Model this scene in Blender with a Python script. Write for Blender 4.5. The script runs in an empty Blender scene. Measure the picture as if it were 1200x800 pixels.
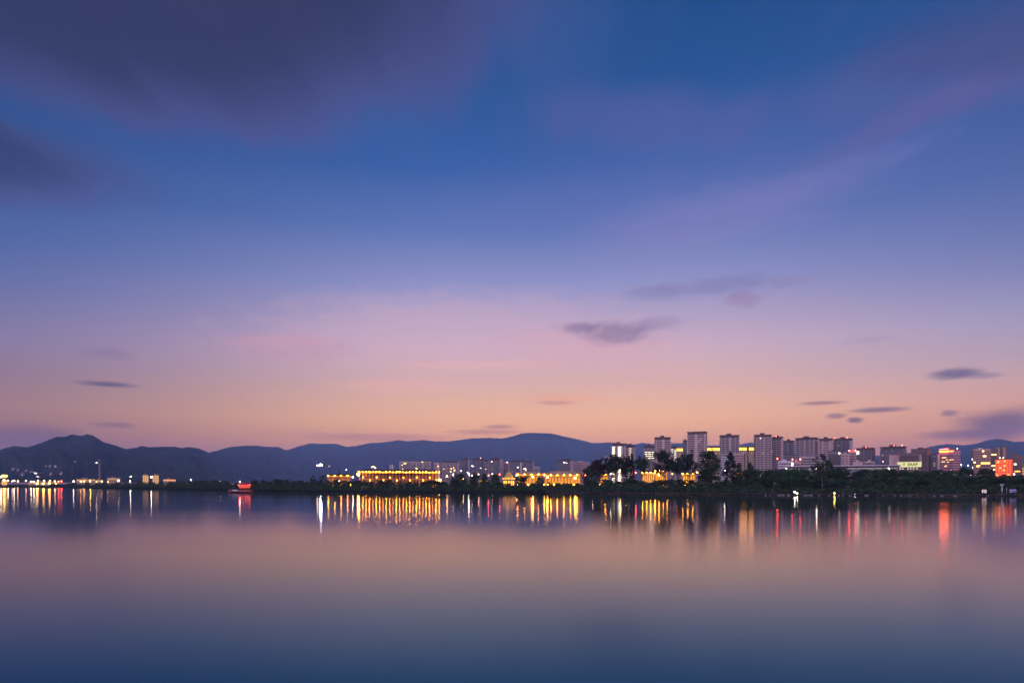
import bpy, bmesh, math, random
import numpy as np
from mathutils import Vector, Matrix, noise

random.seed(7)
scene = bpy.context.scene
COL = scene.collection
F = 800.0            # focal length in photo pixels (photo is 1200 wide)
HOR = 568.0          # horizon row of the photo
CAM_Z = 3.8          # eye height above the lake
GROUND = 2.2         # height of the town's ground


def X(px, Y):
    return (px - 600.0) / F * Y


def Z(py, Y):
    return CAM_Z + (HOR - py) / F * Y


def s2l(c):
    c = c / 255.0
    return c / 12.92 if c <= 0.04045 else ((c + 0.055) / 1.055) ** 2.4


def rgb(r, g, b):
    return (s2l(r), s2l(g), s2l(b), 1.0)


# ------------------------------------------------------------------ tagging
def tag(o, label=None, cat=None, group=None, kind=None):
    if label:
        o['label'] = label
    if cat:
        o['category'] = cat
    if group:
        o['group'] = group
    if kind:
        o['kind'] = kind
    return o


def empty(name, loc, rz=0.0, label=None, cat=None, group=None):
    o = bpy.data.objects.new(name, None)
    o.empty_display_size = 1.0
    COL.objects.link(o)
    o.location = loc
    o.rotation_euler = (0, 0, rz)
    return tag(o, label, cat, group)


def link(name, me, parent=None, loc=None, rz=0.0):
    o = bpy.data.objects.new(name, me)
    COL.objects.link(o)
    if parent is not None:
        o.parent = parent
    if loc is not None:
        o.location = loc
    if rz:
        o.rotation_euler = (0, 0, rz)
    return o


def copy_tree(o, parent=None):
    c = o.copy()
    COL.objects.link(c)
    if parent is not None:
        c.parent = parent
    for ch in list(o.children):
        copy_tree(ch, c)
    return c


# ------------------------------------------------------------------ mesh builder
class MB:
    def __init__(self):
        self.v, self.f, self.m = [], [], []
        self.mi = 0

    def _add(self, vs, fs):
        b = len(self.v)
        self.v += [tuple(p) for p in vs]
        for f in fs:
            self.f.append(tuple(b + i for i in f))
            self.m.append(self.mi)

    def box(self, x0, x1, y0, y1, z0, z1):
        self._add([(x0, y0, z0), (x1, y0, z0), (x1, y1, z0), (x0, y1, z0),
                   (x0, y0, z1), (x1, y0, z1), (x1, y1, z1), (x0, y1, z1)],
                  [(0, 3, 2, 1), (4, 5, 6, 7), (0, 1, 5, 4), (1, 2, 6, 5), (2, 3, 7, 6), (3, 0, 4, 7)])
        return self

    def lathe(self, prof, n=12, cx=0, cy=0, cap=True):
        vs = []
        for r, z in prof:
            for k in range(n):
                a = 2 * math.pi * k / n
                vs.append((cx + r * math.cos(a), cy + r * math.sin(a), z))
        fs = []
        for i in range(len(prof) - 1):
            for k in range(n):
                k2 = (k + 1) % n
                fs.append((i * n + k, i * n + k2, (i + 1) * n + k2, (i + 1) * n + k))
        if cap:
            fs.append(tuple(range(n - 1, -1, -1)))
            fs.append(tuple((len(prof) - 1) * n + k for k in range(n)))
        self._add(vs, fs)
        return self

    def tube(self, pts, rads, n=6):
        """tapered tube along points"""
        vs, fs = [], []
        pts = [Vector(p) for p in pts]
        for i, p in enumerate(pts):
            d = (pts[min(i + 1, len(pts) - 1)] - pts[max(i - 1, 0)]).normalized()
            a = d.cross(Vector((0.31, 0.95, 0.05)))
            if a.length < 1e-3:
                a = d.cross(Vector((1, 0, 0)))
            a.normalize()
            b = d.cross(a)
            for k in range(n):
                t = 2 * math.pi * k / n
                vs.append(p + (a * math.cos(t) + b * math.sin(t)) * rads[i])
        for i in range(len(pts) - 1):
            for k in range(n):
                k2 = (k + 1) % n
                fs.append((i * n + k, i * n + k2, (i + 1) * n + k2, (i + 1) * n + k))
        fs.append(tuple(range(n - 1, -1, -1)))
        fs.append(tuple((len(pts) - 1) * n + k for k in range(n)))
        self._add(vs, fs)
        return self

    def prism(self, outline, y0, y1):
        """outline of (x,z) points extruded along y"""
        n = len(outline)
        vs = [(x, y0, z) for x, z in outline] + [(x, y1, z) for x, z in outline]
        fs = [tuple(range(n)), tuple(range(2 * n - 1, n - 1, -1))]
        for i in range(n):
            j = (i + 1) % n
            fs.append((j, i, n + i, n + j))
        self._add(vs, fs)
        return self

    def mesh(self, name, mats):
        me = bpy.data.meshes.new(name)
        me.from_pydata(self.v, [], self.f)
        if not isinstance(mats, (list, tuple)):
            mats = [mats]
        for m in mats:
            me.materials.append(m)
        if len(mats) > 1:
            me.polygons.foreach_set('material_index', self.m)
        me.update()
        return me

    def build(self, name, mats, parent=None, loc=None, rz=0.0):
        return link(name, self.mesh(name, mats), parent, loc, rz)


# ------------------------------------------------------------------ node DSL
class NT:
    def __init__(self, tree):
        self.t = tree
        self.n = tree.nodes
        self.l = tree.links

    def new(self, typ, **kw):
        n = self.n.new(typ)
        for k, v in kw.items():
            setattr(n, k, v)
        return n

    def put(self, sock, val):
        if isinstance(val, V):
            self.l.new(val.s, sock)
        elif isinstance(val, bpy.types.NodeSocket):
            self.l.new(val, sock)
        else:
            sock.default_value = val

    def math(self, op, a, b=None, c=None, clamp=False):
        n = self.new('ShaderNodeMath', operation=op, use_clamp=clamp)
        self.put(n.inputs[0], a)
        if b is not None:
            self.put(n.inputs[1], b)
        if c is not None:
            self.put(n.inputs[2], c)
        return V(self, n.outputs[0])

    def mixc(self, f, a, b, mode='MIX'):
        n = self.new('ShaderNodeMix', data_type='RGBA', blend_type=mode, clamp_factor=True)
        self.put(n.inputs[0], f)
        self.put(n.inputs[6], a)
        self.put(n.inputs[7], b)
        return V(self, n.outputs[2])

    def ramp(self, f, stops, interp='EASE'):
        n = self.new('ShaderNodeValToRGB')
        n.color_ramp.interpolation = interp
        e = n.color_ramp.elements
        while len(e) < len(stops):
            e.new(0.5)
        for i, (p, c) in enumerate(stops):
            e[i].position = p
            e[i].color = c
        self.put(n.inputs[0], f)
        return V(self, n.outputs[0])

    def comb(self, x, y, z):
        n = self.new('ShaderNodeCombineXYZ')
        for i, q in enumerate((x, y, z)):
            self.put(n.inputs[i], q)
        return V(self, n.outputs[0])

    def noise(self, vec, scale=1.0, detail=4.0, rough=0.5, dist=0.0):
        n = self.new('ShaderNodeTexNoise')
        self.put(n.inputs['Vector'], vec)
        n.inputs['Scale'].default_value = scale
        n.inputs['Detail'].default_value = detail
        n.inputs['Roughness'].default_value = rough
        n.inputs['Distortion'].default_value = dist
        return V(self, n.outputs[0])

    def smooth(self, v, a, b):
        n = self.new('ShaderNodeMapRange', interpolation_type='SMOOTHSTEP')
        self.put(n.inputs[0], v)
        n.inputs[1].default_value = a
        n.inputs[2].default_value = b
        return V(self, n.outputs[0])


class V:
    def __init__(self, nt, s):
        self.nt, self.s = nt, s

    def __add__(self, o): return self.nt.math('ADD', self, o)
    __radd__ = __add__
    def __mul__(self, o): return self.nt.math('MULTIPLY', self, o)
    __rmul__ = __mul__
    def __sub__(self, o): return self.nt.math('SUBTRACT', self, o)
    def __rsub__(self, o): return self.nt.math('SUBTRACT', o, self)
    def __truediv__(self, o): return self.nt.math('DIVIDE', self, o)
    def __rtruediv__(self, o): return self.nt.math('DIVIDE', o, self)
# ------------------------------------------------------------------ camera
cam_data = bpy.data.cameras.new('camera')
cam_data.sensor_width = 36.0
cam_data.lens = 36.0 * F / 1200.0
cam_data.shift_y = (HOR - 400.0) / 1200.0
cam_data.clip_start = 0.1
cam_data.clip_end = 60000.0
cam = bpy.data.objects.new('camera', cam_data)
COL.objects.link(cam)
cam.location = (0, 0, CAM_Z)
cam.rotation_euler = (math.radians(90), 0, 0)
scene.camera = cam

scene.view_settings.view_transform = 'Standard'
scene.view_settings.look = 'None'
scene.view_settings.exposure = 0.0
scene.view_settings.gamma = 1.0
scene.view_settings.use_curve_mapping = False
scene.render.engine = 'CYCLES'
scene.cycles.use_denoising = True
scene.cycles.max_bounces = 6
scene.cycles.diffuse_bounces = 2
scene.cycles.glossy_bounces = 3
scene.cycles.volume_bounces = 0
scene.cycles.transparent_max_bounces = 6
scene.cycles.sample_clamp_indirect = 60.0
scene.cycles.caustics_reflective = True
scene.cycles.caustics_refractive = False

# ------------------------------------------------------------------ dusk sky
EAST_BOOST = 2.5
SUN_ELEV = math.radians(0.6)
SUN_AZ = math.radians(9.0)     # to the right of the view direction, behind the hills

world = bpy.data.worlds.new('World')
scene.world = world
world.use_nodes = True
W = NT(world.node_tree)
W.n.clear()
tc = W.new('ShaderNodeTexCoord')
sep = W.new('ShaderNodeSeparateXYZ')
W.l.new(tc.outputs['Generated'], sep.inputs[0])
dx, dy, dz = (V(W, sep.outputs[i]) for i in range(3))
hyp = W.math('SQRT', dx * dx + dy * dy)
hyp = W.math('MAXIMUM', hyp, 0.001)
T = W.math('MAXIMUM', dz, 0.0) / hyp           # tangent of the elevation
Ux = dx / hyp                                  # sine of the azimuth
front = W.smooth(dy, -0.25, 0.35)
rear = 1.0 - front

TM = 1.3


def col(stops):
    return W.ramp(T / TM, [(t / TM, rgb(*c)) for t, c in stops], 'LINEAR')


centre = col([(0.0, (226, 156, 116)), (0.055, (229, 164, 122)), (0.095, (235, 182, 147)), (0.14, (223, 181, 174)),
              (0.20, (205, 176, 202)), (0.285, (152, 154, 205)), (0.37, (94, 120, 186)), (0.46, (48, 94, 166)),
              (0.585, (22, 80, 146)), (0.71, (2, 70, 132)), (1.25, (2, 46, 104))])
left = col([(0.0, (120, 80, 74)), (0.06, (140, 94, 80)), (0.09, (146, 108, 108)), (0.125, (132, 106, 134)), (0.168, (124, 114, 162)),
            (0.238, (84, 103, 166)), (0.30, (58, 93, 158)), (0.36, (38, 83, 148)), (0.45, (32, 74, 136)), (0.57, (26, 62, 120)),
            (1.25, (18, 44, 96))])
right = col([(0.0, (188, 116, 100)), (0.06, (200, 136, 108)), (0.10, (200, 152, 156)), (0.14, (180, 158, 186)), (0.20, (142, 148, 196)),
             (0.26, (104, 120, 178)), (0.33, (80, 103, 166)), (0.42, (62, 90, 154)), (0.57, (38, 78, 140)),
             (0.8, (20, 62, 124)), (1.25, (8, 46, 104))])
base = W.mixc(W.smooth(Ux, 0.20, 0.80), centre, right)
base = W.mixc(W.smooth(Ux * -1.0, 0.05, 0.74), base, left)

# clouds seen on a flat layer overhead; long streaks run along the wind (the view direction)
inv = 1.0 / W.math('MAXIMUM', T, 0.03)
cx = Ux * inv                                   # plane coordinates, layer height = 1
cy = (dy / hyp) * inv
wob = W.noise(W.comb(cx * 1.6, cy * 0.55, 0.0), 1.0, 5.0, 0.55) - 0.5
streak = W.noise(W.comb(cx * 7.0, cy * 0.9, 3.1), 1.0, 4.0, 0.55) - 0.5
fine = W.noise(W.comb(cx * 16.0, cy * 1.6, 7.7), 1.0, 3.0, 0.6) - 0.5


def pblob(x0, y0, rx, ry, rot=0.0, warp=0.5, soft=0.25, st=0.3):
    """a soft patch in the cloud layer"""
    c, s = math.cos(rot), math.sin(rot)
    ax = cx - x0
    ay = cy - y0
    u = (ax * c + ay * s) / rx
    v = (ay * c - ax * s) / ry
    d = W.math('SQRT', u * u + v * v)
    d = d + wob * warp + streak * st
    return W.smooth(d * -1.0, -(1 + soft), -(1 - soft))


def dblob(px, py, hw, hh, warp=0.7, tilt=0.0, st=0.0):
    """a small cloud low over the horizon, by azimuth and elevation"""
    az = math.atan((px - 600) / F)
    t0 = (HOR - py) / F * math.cos(az)
    rw = hw / F * math.cos(az) ** 2
    rh = hh / F
    u = (Ux - math.sin(az)) / (rw * math.cos(az))
    v = (T - t0) / rh
    if tilt:
        v = v - u * tilt
    n = W.noise(W.comb(Ux * 26.0, T * 60.0, px * 0.13), 1.0, 4.0, 0.6) - 0.5
    d = W.math('SQRT', u * u + v * v) + n * warp
    if st:
        d = d + (streak + fine) * st
    return W.smooth(1.5 - d, 0.1, 1.2)


sky = base
# lavender and pink wisps
w1 = pblob(0.55, 2.35, 0.70, 0.40, -0.35, 0.9, 0.5, 0.8) * 0.20
sky = W.mixc(w1, sky, rgb(112, 114, 182))
w9 = pblob(0.08, 1.30, 0.14, 0.60, 0.0, 0.4, 0.6, 1.2) * 0.45
sky = W.mixc(w9, sky, rgb(60, 88, 152))
w2 = pblob(0.38, 1.88, 0.26, 0.14, 0.15, 0.9, 0.6, 1.4) * 0.5
sky = W.mixc(w2, sky, rgb(88, 94, 158))
w3 = dblob(520, 390, 200, 50, 1.1, 0.2, 0.25) * 0.42
sky = W.mixc(w3, sky, rgb(220, 182, 204))
w4 = dblob(330, 408, 80, 15, 1.1, 0.15, 0.6) * 0.35
sky = W.mixc(w4, sky, rgb(196, 146, 178))
w5 = dblob(470, 450, 70, 9, 1.1, 0.25, 0.3) * 0.5
sky = W.mixc(w5, sky, rgb(236, 180, 180))
w6 = dblob(690, 405, 110, 26, 0.9, -0.1) * 0.40
sky = W.mixc(w6, sky, rgb(222, 170, 190))
w7 = dblob(660, 466, 50, 5, 0.9, -0.1) * 0.4
sky = W.mixc(w7, sky, rgb(236, 160, 140))
w8 = dblob(830, 258, 150, 36, 1.0, 0.35) * 0.30
sky = W.mixc(w8, sky, rgb(152, 138, 194))
wa = dblob(1085, 128, 150, 18, 0.9, 1.7, 0.7) * 0.42
sky = W.mixc(wa, sky, rgb(108, 96, 154))
wb_ = dblob(930, 222, 150, 18, 1.0, 1.5, 0.7) * 0.32
sky = W.mixc(wb_, sky, rgb(124, 122, 188))
wc = dblob(560, 428, 95, 6, 1.1, 0.3, 0.4) * 0.4
sky = W.mixc(wc, sky, rgb(240, 186, 186))
wd_ = dblob(345, 400, 70, 6, 1.1, 0.8, 0.4) * 0.35
sky = W.mixc(wd_, sky, rgb(214, 160, 180))
# the large dark cloud, upper left, with a dusky pink rim along its lower edge
rim = pblob(-0.72, 1.20, 0.78, 0.78, 0.0, 0.40, 0.18, 0.5)
sky = W.mixc(rim * 0.7, sky, rgb(88, 86, 148))
core = pblob(-0.78, 1.12, 0.72, 0.70, 0.0, 0.45, 0.34, 0.30)
sky = W.mixc(core * 0.86, sky, rgb(34, 46, 82))
mauve = W.smooth(wob + streak * 0.5, -0.05, 0.22) * core * W.smooth(T, 0.50, 0.70)
sky = W.mixc(mauve * 0.4, sky, rgb(58, 54, 94))
rim2 = pblob(-1.80, 2.12, 0.56, 0.34, 0.15, 0.5, 0.35, 0.6)
sky = W.mixc(rim2 * 0.65, sky, rgb(78, 80, 138))
core2 = pblob(-1.88, 2.0, 0.52, 0.28, 0.15, 0.5, 0.45, 0.5)
sky = W.mixc(core2 * 0.75, sky, rgb(34, 54, 98))
# the cloud at the upper right
rim3 = pblob(1.16, 1.66, 0.46, 0.18, -0.3, 0.6, 0.4, 0.8)
sky = W.mixc(rim3 * 0.36, sky, rgb(94, 92, 152))
core3 = pblob(1.22, 1.48, 0.36, 0.15, -0.3, 0.6, 0.5, 0.8)
sky = W.mixc(core3 * 0.55, sky, rgb(64, 72, 126))
# small dark clouds low down
small = [(1120, 438, 34, 5.5, 0.9, rgb(94, 86, 130), 0.85, 0.0, 0.5), (1155, 440, 22, 3, 0.6, rgb(110, 100, 145), 0.5, 0.0),
         (1172, 497, 58, 15, 0.8, rgb(104, 82, 118), 0.9, 0.1), (1130, 509, 60, 5, 0.8, rgb(120, 88, 118), 0.7, 0.0),
         (1112, 484, 11, 3.5, 0.6, rgb(112, 92, 128), 0.7, 0.0),
         (722, 390, 42, 13, 1.3, rgb(118, 106, 152), 0.62, 0.0, 0.9), (676, 384, 22, 7, 1.2, rgb(114, 104, 150), 0.6, 0.0, 0.8), (765, 380, 36, 8, 1.3, rgb(134, 120, 164), 0.4, 0.1, 0.8),
         (845, 334, 66, 12, 1.4, rgb(122, 118, 170), 0.48, 0.10, 0.9), (772, 342, 42, 9, 1.3, rgb(124, 118, 168), 0.4, 0.12, 0.9), (930, 330, 46, 6, 1.3, rgb(150, 134, 178), 0.35, 0.1, 0.8), (868, 350, 20, 8, 1.3, rgb(150, 122, 168), 0.5, 0.1, 1.5),
         (125, 450, 38, 3.2, 0.7, rgb(84, 76, 116), 0.85, 0.0), (125, 413, 34, 6, 1.0, rgb(112, 100, 146), 0.3, 0.0),
         (962, 472, 27, 2.3, 0.7, rgb(150, 108, 118), 0.8, 0.0), (1030, 480, 36, 3.0, 0.7, rgb(124, 96, 118), 0.85, 0.0),
         (980, 487, 13, 3.2, 0.7, rgb(130, 96, 114), 0.75, 0.0), (1002, 492, 10, 3.2, 0.7, rgb(112, 86, 110), 0.9, 0.0),
         (1020, 398, 34, 4, 1.0, rgb(150, 140, 178), 0.3, 0.1), (585, 500, 18, 3, 0.8, rgb(160, 108, 122), 0.7, 0.1),
         (570, 506, 40, 3, 0.8, rgb(176, 116, 122), 0.6, 0.0), (650, 472, 22, 2.5, 0.8, rgb(190, 130, 130), 0.6, -0.1),
         (30, 512, 80, 12, 0.8, rgb(96, 74, 104), 0.6, 0.0), (135, 498, 26, 3, 0.8, rgb(112, 84, 106), 0.6, 0.0),
         (440, 512, 90, 5, 0.8, rgb(170, 114, 122), 0.5, 0.0)]
for (px, py, hw, hh, wp, c, a, tl, *st) in small:
    sky = W.mixc(dblob(px, py, hw, hh, wp, tl, *st) * a, sky, c)
# very soft streaking of the whole sky
sky = W.mixc(W.smooth(fine * 0.6 + streak, -0.1, 0.5) * 0.10 * W.smooth(T, 0.22, 0.5) * (1.0 - core), sky, rgb(120, 120, 180))

# the unseen sky behind the viewer, brightened and pinker to light facades and haze
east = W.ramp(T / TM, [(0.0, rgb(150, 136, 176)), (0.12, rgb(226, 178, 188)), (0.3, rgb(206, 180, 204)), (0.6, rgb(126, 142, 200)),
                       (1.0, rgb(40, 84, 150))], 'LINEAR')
east = W.mixc(1.0, east, (EAST_BOOST, EAST_BOOST, EAST_BOOST, 1), 'MULTIPLY')
# beyond the haze the low western glow is stronger and more orange
gain = W.ramp(T / 0.30, [(0.0, (0.98, 0.79, 0.60, 1)), (0.28, (0.81, 0.72, 0.51, 1)), (0.5, (0.62, 0.58, 0.50, 1)), (1.0, (0.5, 0.5, 0.5, 1))], 'LINEAR')
sky = W.mixc(1.0, sky, gain, 'MULTIPLY')
sky = W.mixc(1.0, sky, (2.0, 2.0, 2.0, 1), 'MULTIPLY')
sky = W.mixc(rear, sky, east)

nish = W.new('ShaderNodeTexSky', sky_type='NISHITA')
nish.sun_disc = False
nish.sun_elevation = SUN_ELEV
nish.sun_rotation = SUN_AZ
bg1 = W.new('ShaderNodeBackground')
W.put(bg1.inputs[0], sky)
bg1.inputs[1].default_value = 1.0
bg2 = W.new('ShaderNodeBackground')
W.l.new(nish.outputs[0], bg2.inputs[0])
bg2.inputs[1].default_value = 0.008
ad = W.new('ShaderNodeAddShader')
W.l.new(bg1.outputs[0], ad.inputs[0])
W.l.new(bg2.outputs[0], ad.inputs[1])
wo = W.new('ShaderNodeOutputWorld')
W.l.new(ad.outputs[0], wo.inputs[0])
world.cycles.sampling_method = 'MANUAL'
world.cycles.sample_map_resolution = 512

# the sun has gone down behind the ridge
sl = bpy.data.lights.new('sun', 'SUN')
sl.energy = 0.4
sl.angle = math.radians(0.5)
sl.color = (1.0, 0.72, 0.5)
so = bpy.data.objects.new('sun', sl)
COL.objects.link(so)
sd = Vector((math.sin(SUN_AZ) * math.cos(SUN_ELEV), math.cos(SUN_AZ) * math.cos(SUN_ELEV), math.sin(SUN_ELEV)))
so.rotation_euler = sd.to_track_quat('Z', 'Y').to_euler()
so.location = sd * 400
# ------------------------------------------------------------------ materials
MATS = {}


def mat(name, c, rough=0.8, var=0.25, scale=0.15, c2=None, metal=0.0):
    """a surface with noisy, slightly mottled colour"""
    if name in MATS:
        return MATS[name]
    m = bpy.data.materials.new(name)
    m.use_nodes = True
    t = NT(m.node_tree)
    p = t.n['Principled BSDF']
    g = t.new('ShaderNodeTexCoord')
    n = t.noise(V(t, g.outputs['Object']), scale, 4.0, 0.6)
    a = tuple(q * (1 - var) for q in c[:3]) + (1,)
    b = (c2 if c2 else tuple(min(1, q * (1 + var)) for q in c[:3])) + ((1,) if c2 is None or len(c2) == 3 else ())
    t.put(p.inputs['Base Color'], t.mixc(t.smooth(n, 0.3, 0.7), a, b))
    p.inputs['Roughness'].default_value = rough
    p.inputs['Metallic'].default_value = metal
    p.inputs['Specular IOR Level'].default_value = 0.3
    MATS[name] = m
    return m


def glow(name, c, strength):
    """a lamp, lit window or backlit sign"""
    if name in MATS:
        return MATS[name]
    m = bpy.data.materials.new(name)
    m.use_nodes = True
    p = m.node_tree.nodes['Principled BSDF']
    p.inputs['Base Color'].default_value = (0.05, 0.05, 0.05, 1)
    p.inputs['Emission Color'].default_value = (c[0], c[1], c[2], 1)
    p.inputs['Emission Strength'].default_value = strength
    MATS[name] = m
    return m


# ------------------------------------------------------------------ lake
WATER_ROUGH = 0.078


def water_mat():
    m = bpy.data.materials.new('lake_water')
    m.use_nodes = True
    t = NT(m.node_tree)
    t.n.clear()
    g = t.new('ShaderNodeNewGeometry')
    s = t.new('ShaderNodeSeparateXYZ')
    t.l.new(g.outputs['Position'], s.inputs[0])
    x, y = V(t, s.outputs[0]), V(t, s.outputs[1])
    n = t.noise(t.comb(x * 0.004, y * 0.02, 0.0), 1.0, 4.0, 0.55)
    gl = t.new('ShaderNodeBsdfGlossy', distribution='BECKMANN')
    gl.inputs['Color'].default_value = (0.92, 0.98, 1, 1)
    # breeze near the viewer roughens the mirror a little
    near = 1.0 - t.smooth(t.math('SQRT', x * x + y * y), 8.0, 75.0)
    t.put(gl.inputs['Roughness'], t.smooth(n, 0.3, 0.75) * 0.03 + near * 0.06 + WATER_ROUGH)
    df = t.new('ShaderNodeBsdfDiffuse')
    df.inputs['Color'].default_value = (0.0, 0.024, 0.046, 1)
    fr = t.new('ShaderNodeFresnel')
    fr.inputs['IOR'].default_value = 1.333
    # the reflection itself is dimmed towards teal where one looks down steeply
    t.put(gl.inputs['Color'], t.mixc(t.smooth(V(t, fr.outputs[0]), 0.10, 0.58), (0.26, 0.74, 0.95, 1), (1, 1, 1, 1)))
    mx = t.new('ShaderNodeMixShader')
    t.l.new(fr.outputs[0], mx.inputs[0])
    t.l.new(df.outputs[0], mx.inputs[1])
    t.l.new(gl.outputs[0], mx.inputs[2])
    o = t.new('ShaderNodeOutputMaterial')
    t.l.new(mx.outputs[0], o.inputs[0])
    return m


wb = MB()
wb._add([(-13000, -2500, 0), (13000, -2500, 0), (13000, 13000, 0), (-13000, 13000, 0)], [(0, 1, 2, 3)])
lake = wb.build('water', water_mat())
tag(lake, 'smooth dusk lake mirroring the sky and the city lights', None, None, 'structure')

# ------------------------------------------------------------------ far shore and town ground
WL = [(-2600, 569.5), (-1200, 570.2), (-400, 570.6), (0, 571.0), (100, 571.4), (180, 572.6), (245, 573.4), (300, 575.0), (400, 576.2), (500, 576.8), (600, 577.3),
      (700, 578.3), (800, 579.0), (880, 580.0), (960, 580.4), (1100, 581.0), (1200, 581.2), (1600, 582.5), (3800, 586.0)]


def lerp(tab, x):
    if x <= tab[0][0]:
        return tab[0][1]
    for (a, b), (c, d) in zip(tab, tab[1:]):
        if x <= c:
            return b + (d - b) * (x - a) / (c - a)
    return tab[-1][1]


def shore(px):
    """distance Y of the waterline in the direction of photo column px"""
    return CAM_Z * F / (lerp(WL, px) - HOR)


offs = [(-14, -1.2), (0, 0.0), (1.5, 0.35), (5, 0.75), (14, 1.3), (40, 1.8), (120, GROUND - .1), (400, GROUND), (1200, GROUND + 2), (3000, 8.0), (6000, 12.0), (9000, 12.0)]
pxs = list(range(-2600, 3801, 20))
gv, gf = [], []
for px in pxs:
    D = shore(px)
    for o, z in offs:
        Y = D + o
        j = 0.0
        if -1 < o < 50:
            j = noise.noise(Vector((px * 0.05, o * 0.3, 0))) * (2.2 if o < 1 else 3.0)
        gv.append((X(px, Y), min(Y + j, 13000), z + (0.25 * noise.noise(Vector((px * .11, o, 5))) if 1 < o < 50 else 0)))
R_ = len(offs)
for i in range(len(pxs) - 1):
    for k in range(R_ - 1):
        a = i * R_ + k
        gf.append((a, a + R_, a + R_ + 1, a + 1))


def ground_mat():
    m = bpy.data.materials.new('ground_earth')
    m.use_nodes = True
    t = NT(m.node_tree)
    p = t.n['Principled BSDF']
    g = t.new('ShaderNodeNewGeometry')
    n1 = t.noise(V(t, g.outputs['Position']), 0.03, 5.0, 0.6)
    n2 = t.noise(V(t, g.outputs['Position']), 0.5, 4.0, 0.6)
    c = t.mixc(t.smooth(n1, 0.4, 0.6), (0.028, 0.024, 0.022, 1), (0.016, 0.019, 0.014, 1))
    c = t.mixc(t.smooth(n2, 0.35, 0.7) * 0.5, c, (0.046, 0.036, 0.033, 1))
    t.put(p.inputs['Base Color'], c)
    p.inputs['Roughness'].default_value = 0.95
    p.inputs['Specular IOR Level'].default_value = 0.03
    return m


gm = bpy.data.meshes.new('ground')
gm.from_pydata(gv, [], gf)
gm.materials.append(ground_mat())
ground = link('ground', gm)
tag(ground, 'dark low lakeshore ground under the town', None, None, 'structure')

# ------------------------------------------------------------------ hills
RIDGE = [(0, 526.4), (16, 522.3), (32, 523.7), (48, 518.9), (58, 514.6), (67, 511.3), (76, 511.7), (85, 508.6), (95, 510.6), (102, 508.3), (110, 510.6),
         (121, 517.5), (135, 521.6), (148, 526.0), (157, 524.8), (166, 522.3), (175, 523.7), (190, 523.2), (205, 523), (213, 525.0),
         (220, 523.4), (232, 525), (245, 529.9), (254, 527.8), (268, 523.7), (287, 522), (302, 522), (312, 523.4), (325, 523.3),
         (336, 527.4), (349, 523), (363, 519.3), (377, 519.8), (393, 519.5), (406, 523.4), (421, 521.6), (432, 518.9), (448, 518.2),
         (468, 515.4), (477, 516.8), (495, 515.2), (508, 516.8), (527, 516.8), (553, 513.4), (574, 512.7), (587, 513.6), (598, 511.7),
         (610, 508.0), (618, 506.8), (637, 507.2), (648, 507.9), (662, 511.3), (677, 514.5), (695, 518.9), (717, 518.2), (745, 520.5),
         (752, 518.5), (765, 520), (795, 519), (805, 519), (830, 522), (865, 521), (880, 518), (900, 524), (950, 530), (1000, 534),
         (1055, 533), (1075, 528), (1090, 523), (1110, 520), (1130, 521.5), (1145, 519.5), (1155, 516), (1168, 513.8), (1178, 515),
         (1188, 517.5), (1200, 517)]
RDIST = [(-900, 4500), (0, 3400), (150, 3400), (235, 4300), (260, 6200), (330, 7600), (360, 10000), (620, 11600), (700, 11600), (900, 11000), (1060, 8000), (1160, 7400), (2000, 8000)]


def ridge_py(px):
    base_ = lerp(RIDGE, px)
    if px < 0:
        base_ = 526.4 + 5.0 * noise.noise(Vector((px * 0.012, 2.0, 0))) * min(1, -px / 40) + min(20, -px * .02)
    elif px > 1200:
        base_ = 517 + 6.0 * noise.noise(Vector((px * 0.012, 4.0, 0))) * min(1, (px - 1200) / 40) + min(20, (px - 1200) * .02)
    return base_ + 0.45 * noise.noise(Vector((px * 0.21, 1.0, 0))) + 0.45 * noise.noise(Vector((px * 0.62, 6.0, 0)))


TS = [0.0, 0.06, 0.13, 0.2, 0.28, 0.36, 0.44, 0.52, 0.6, 0.68, 0.76, 0.84, 0.92, 1.0, 1.1, 1.25, 1.4]


def hill(px, t):
    Rr = lerp(RDIST, px)
    Hr = Z(ridge_py(px), Rr)
    Y = Rr * (0.52 + 0.48 * t)
    if t <= 1:
        s = t ** 1.35
        env = math.sin(math.pi * min(1, t)) ** 0.8
        w = px + 40 * t
        n = noise.noise(Vector((w * 0.022, t * 1.6, 8.0))) + 0.5 * noise.noise(Vector((w * 0.055, t * 3.0, 3.0))) + 0.25 * noise.noise(Vector((w * .13, t * 7, 1.)))
        n = 0.25 - abs(n)
        z = 10 + (Hr - 10) * s + n * env * Hr * 0.38
        z = min(z, CAM_Z + (Hr - CAM_Z) * (Y / Rr) * (0.985 if t < 0.97 else 1.0))
    else:
        z = Hr * (1 - 0.9 * (t - 1) / 0.4)
    return Y, z


hv, hf = [], []
hp = [q for q in range(-860, 0, 12)] + [q * 1.25 for q in range(0, 961)] + [q for q in range(1212, 2061, 12)]
for px in hp:
    for t in TS:
        Y, z = hill(px, t)
        hv.append((X(px, Y), Y, z))
NR = len(TS)
for i in range(len(hp) - 1):
    for k in range(NR - 1):
        a = i * NR + k
        hf.append((a, a + NR, a + NR + 1, a + 1))
hm = bpy.data.meshes.new('hills')
hm.from_pydata(hv, [], hf)


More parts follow.
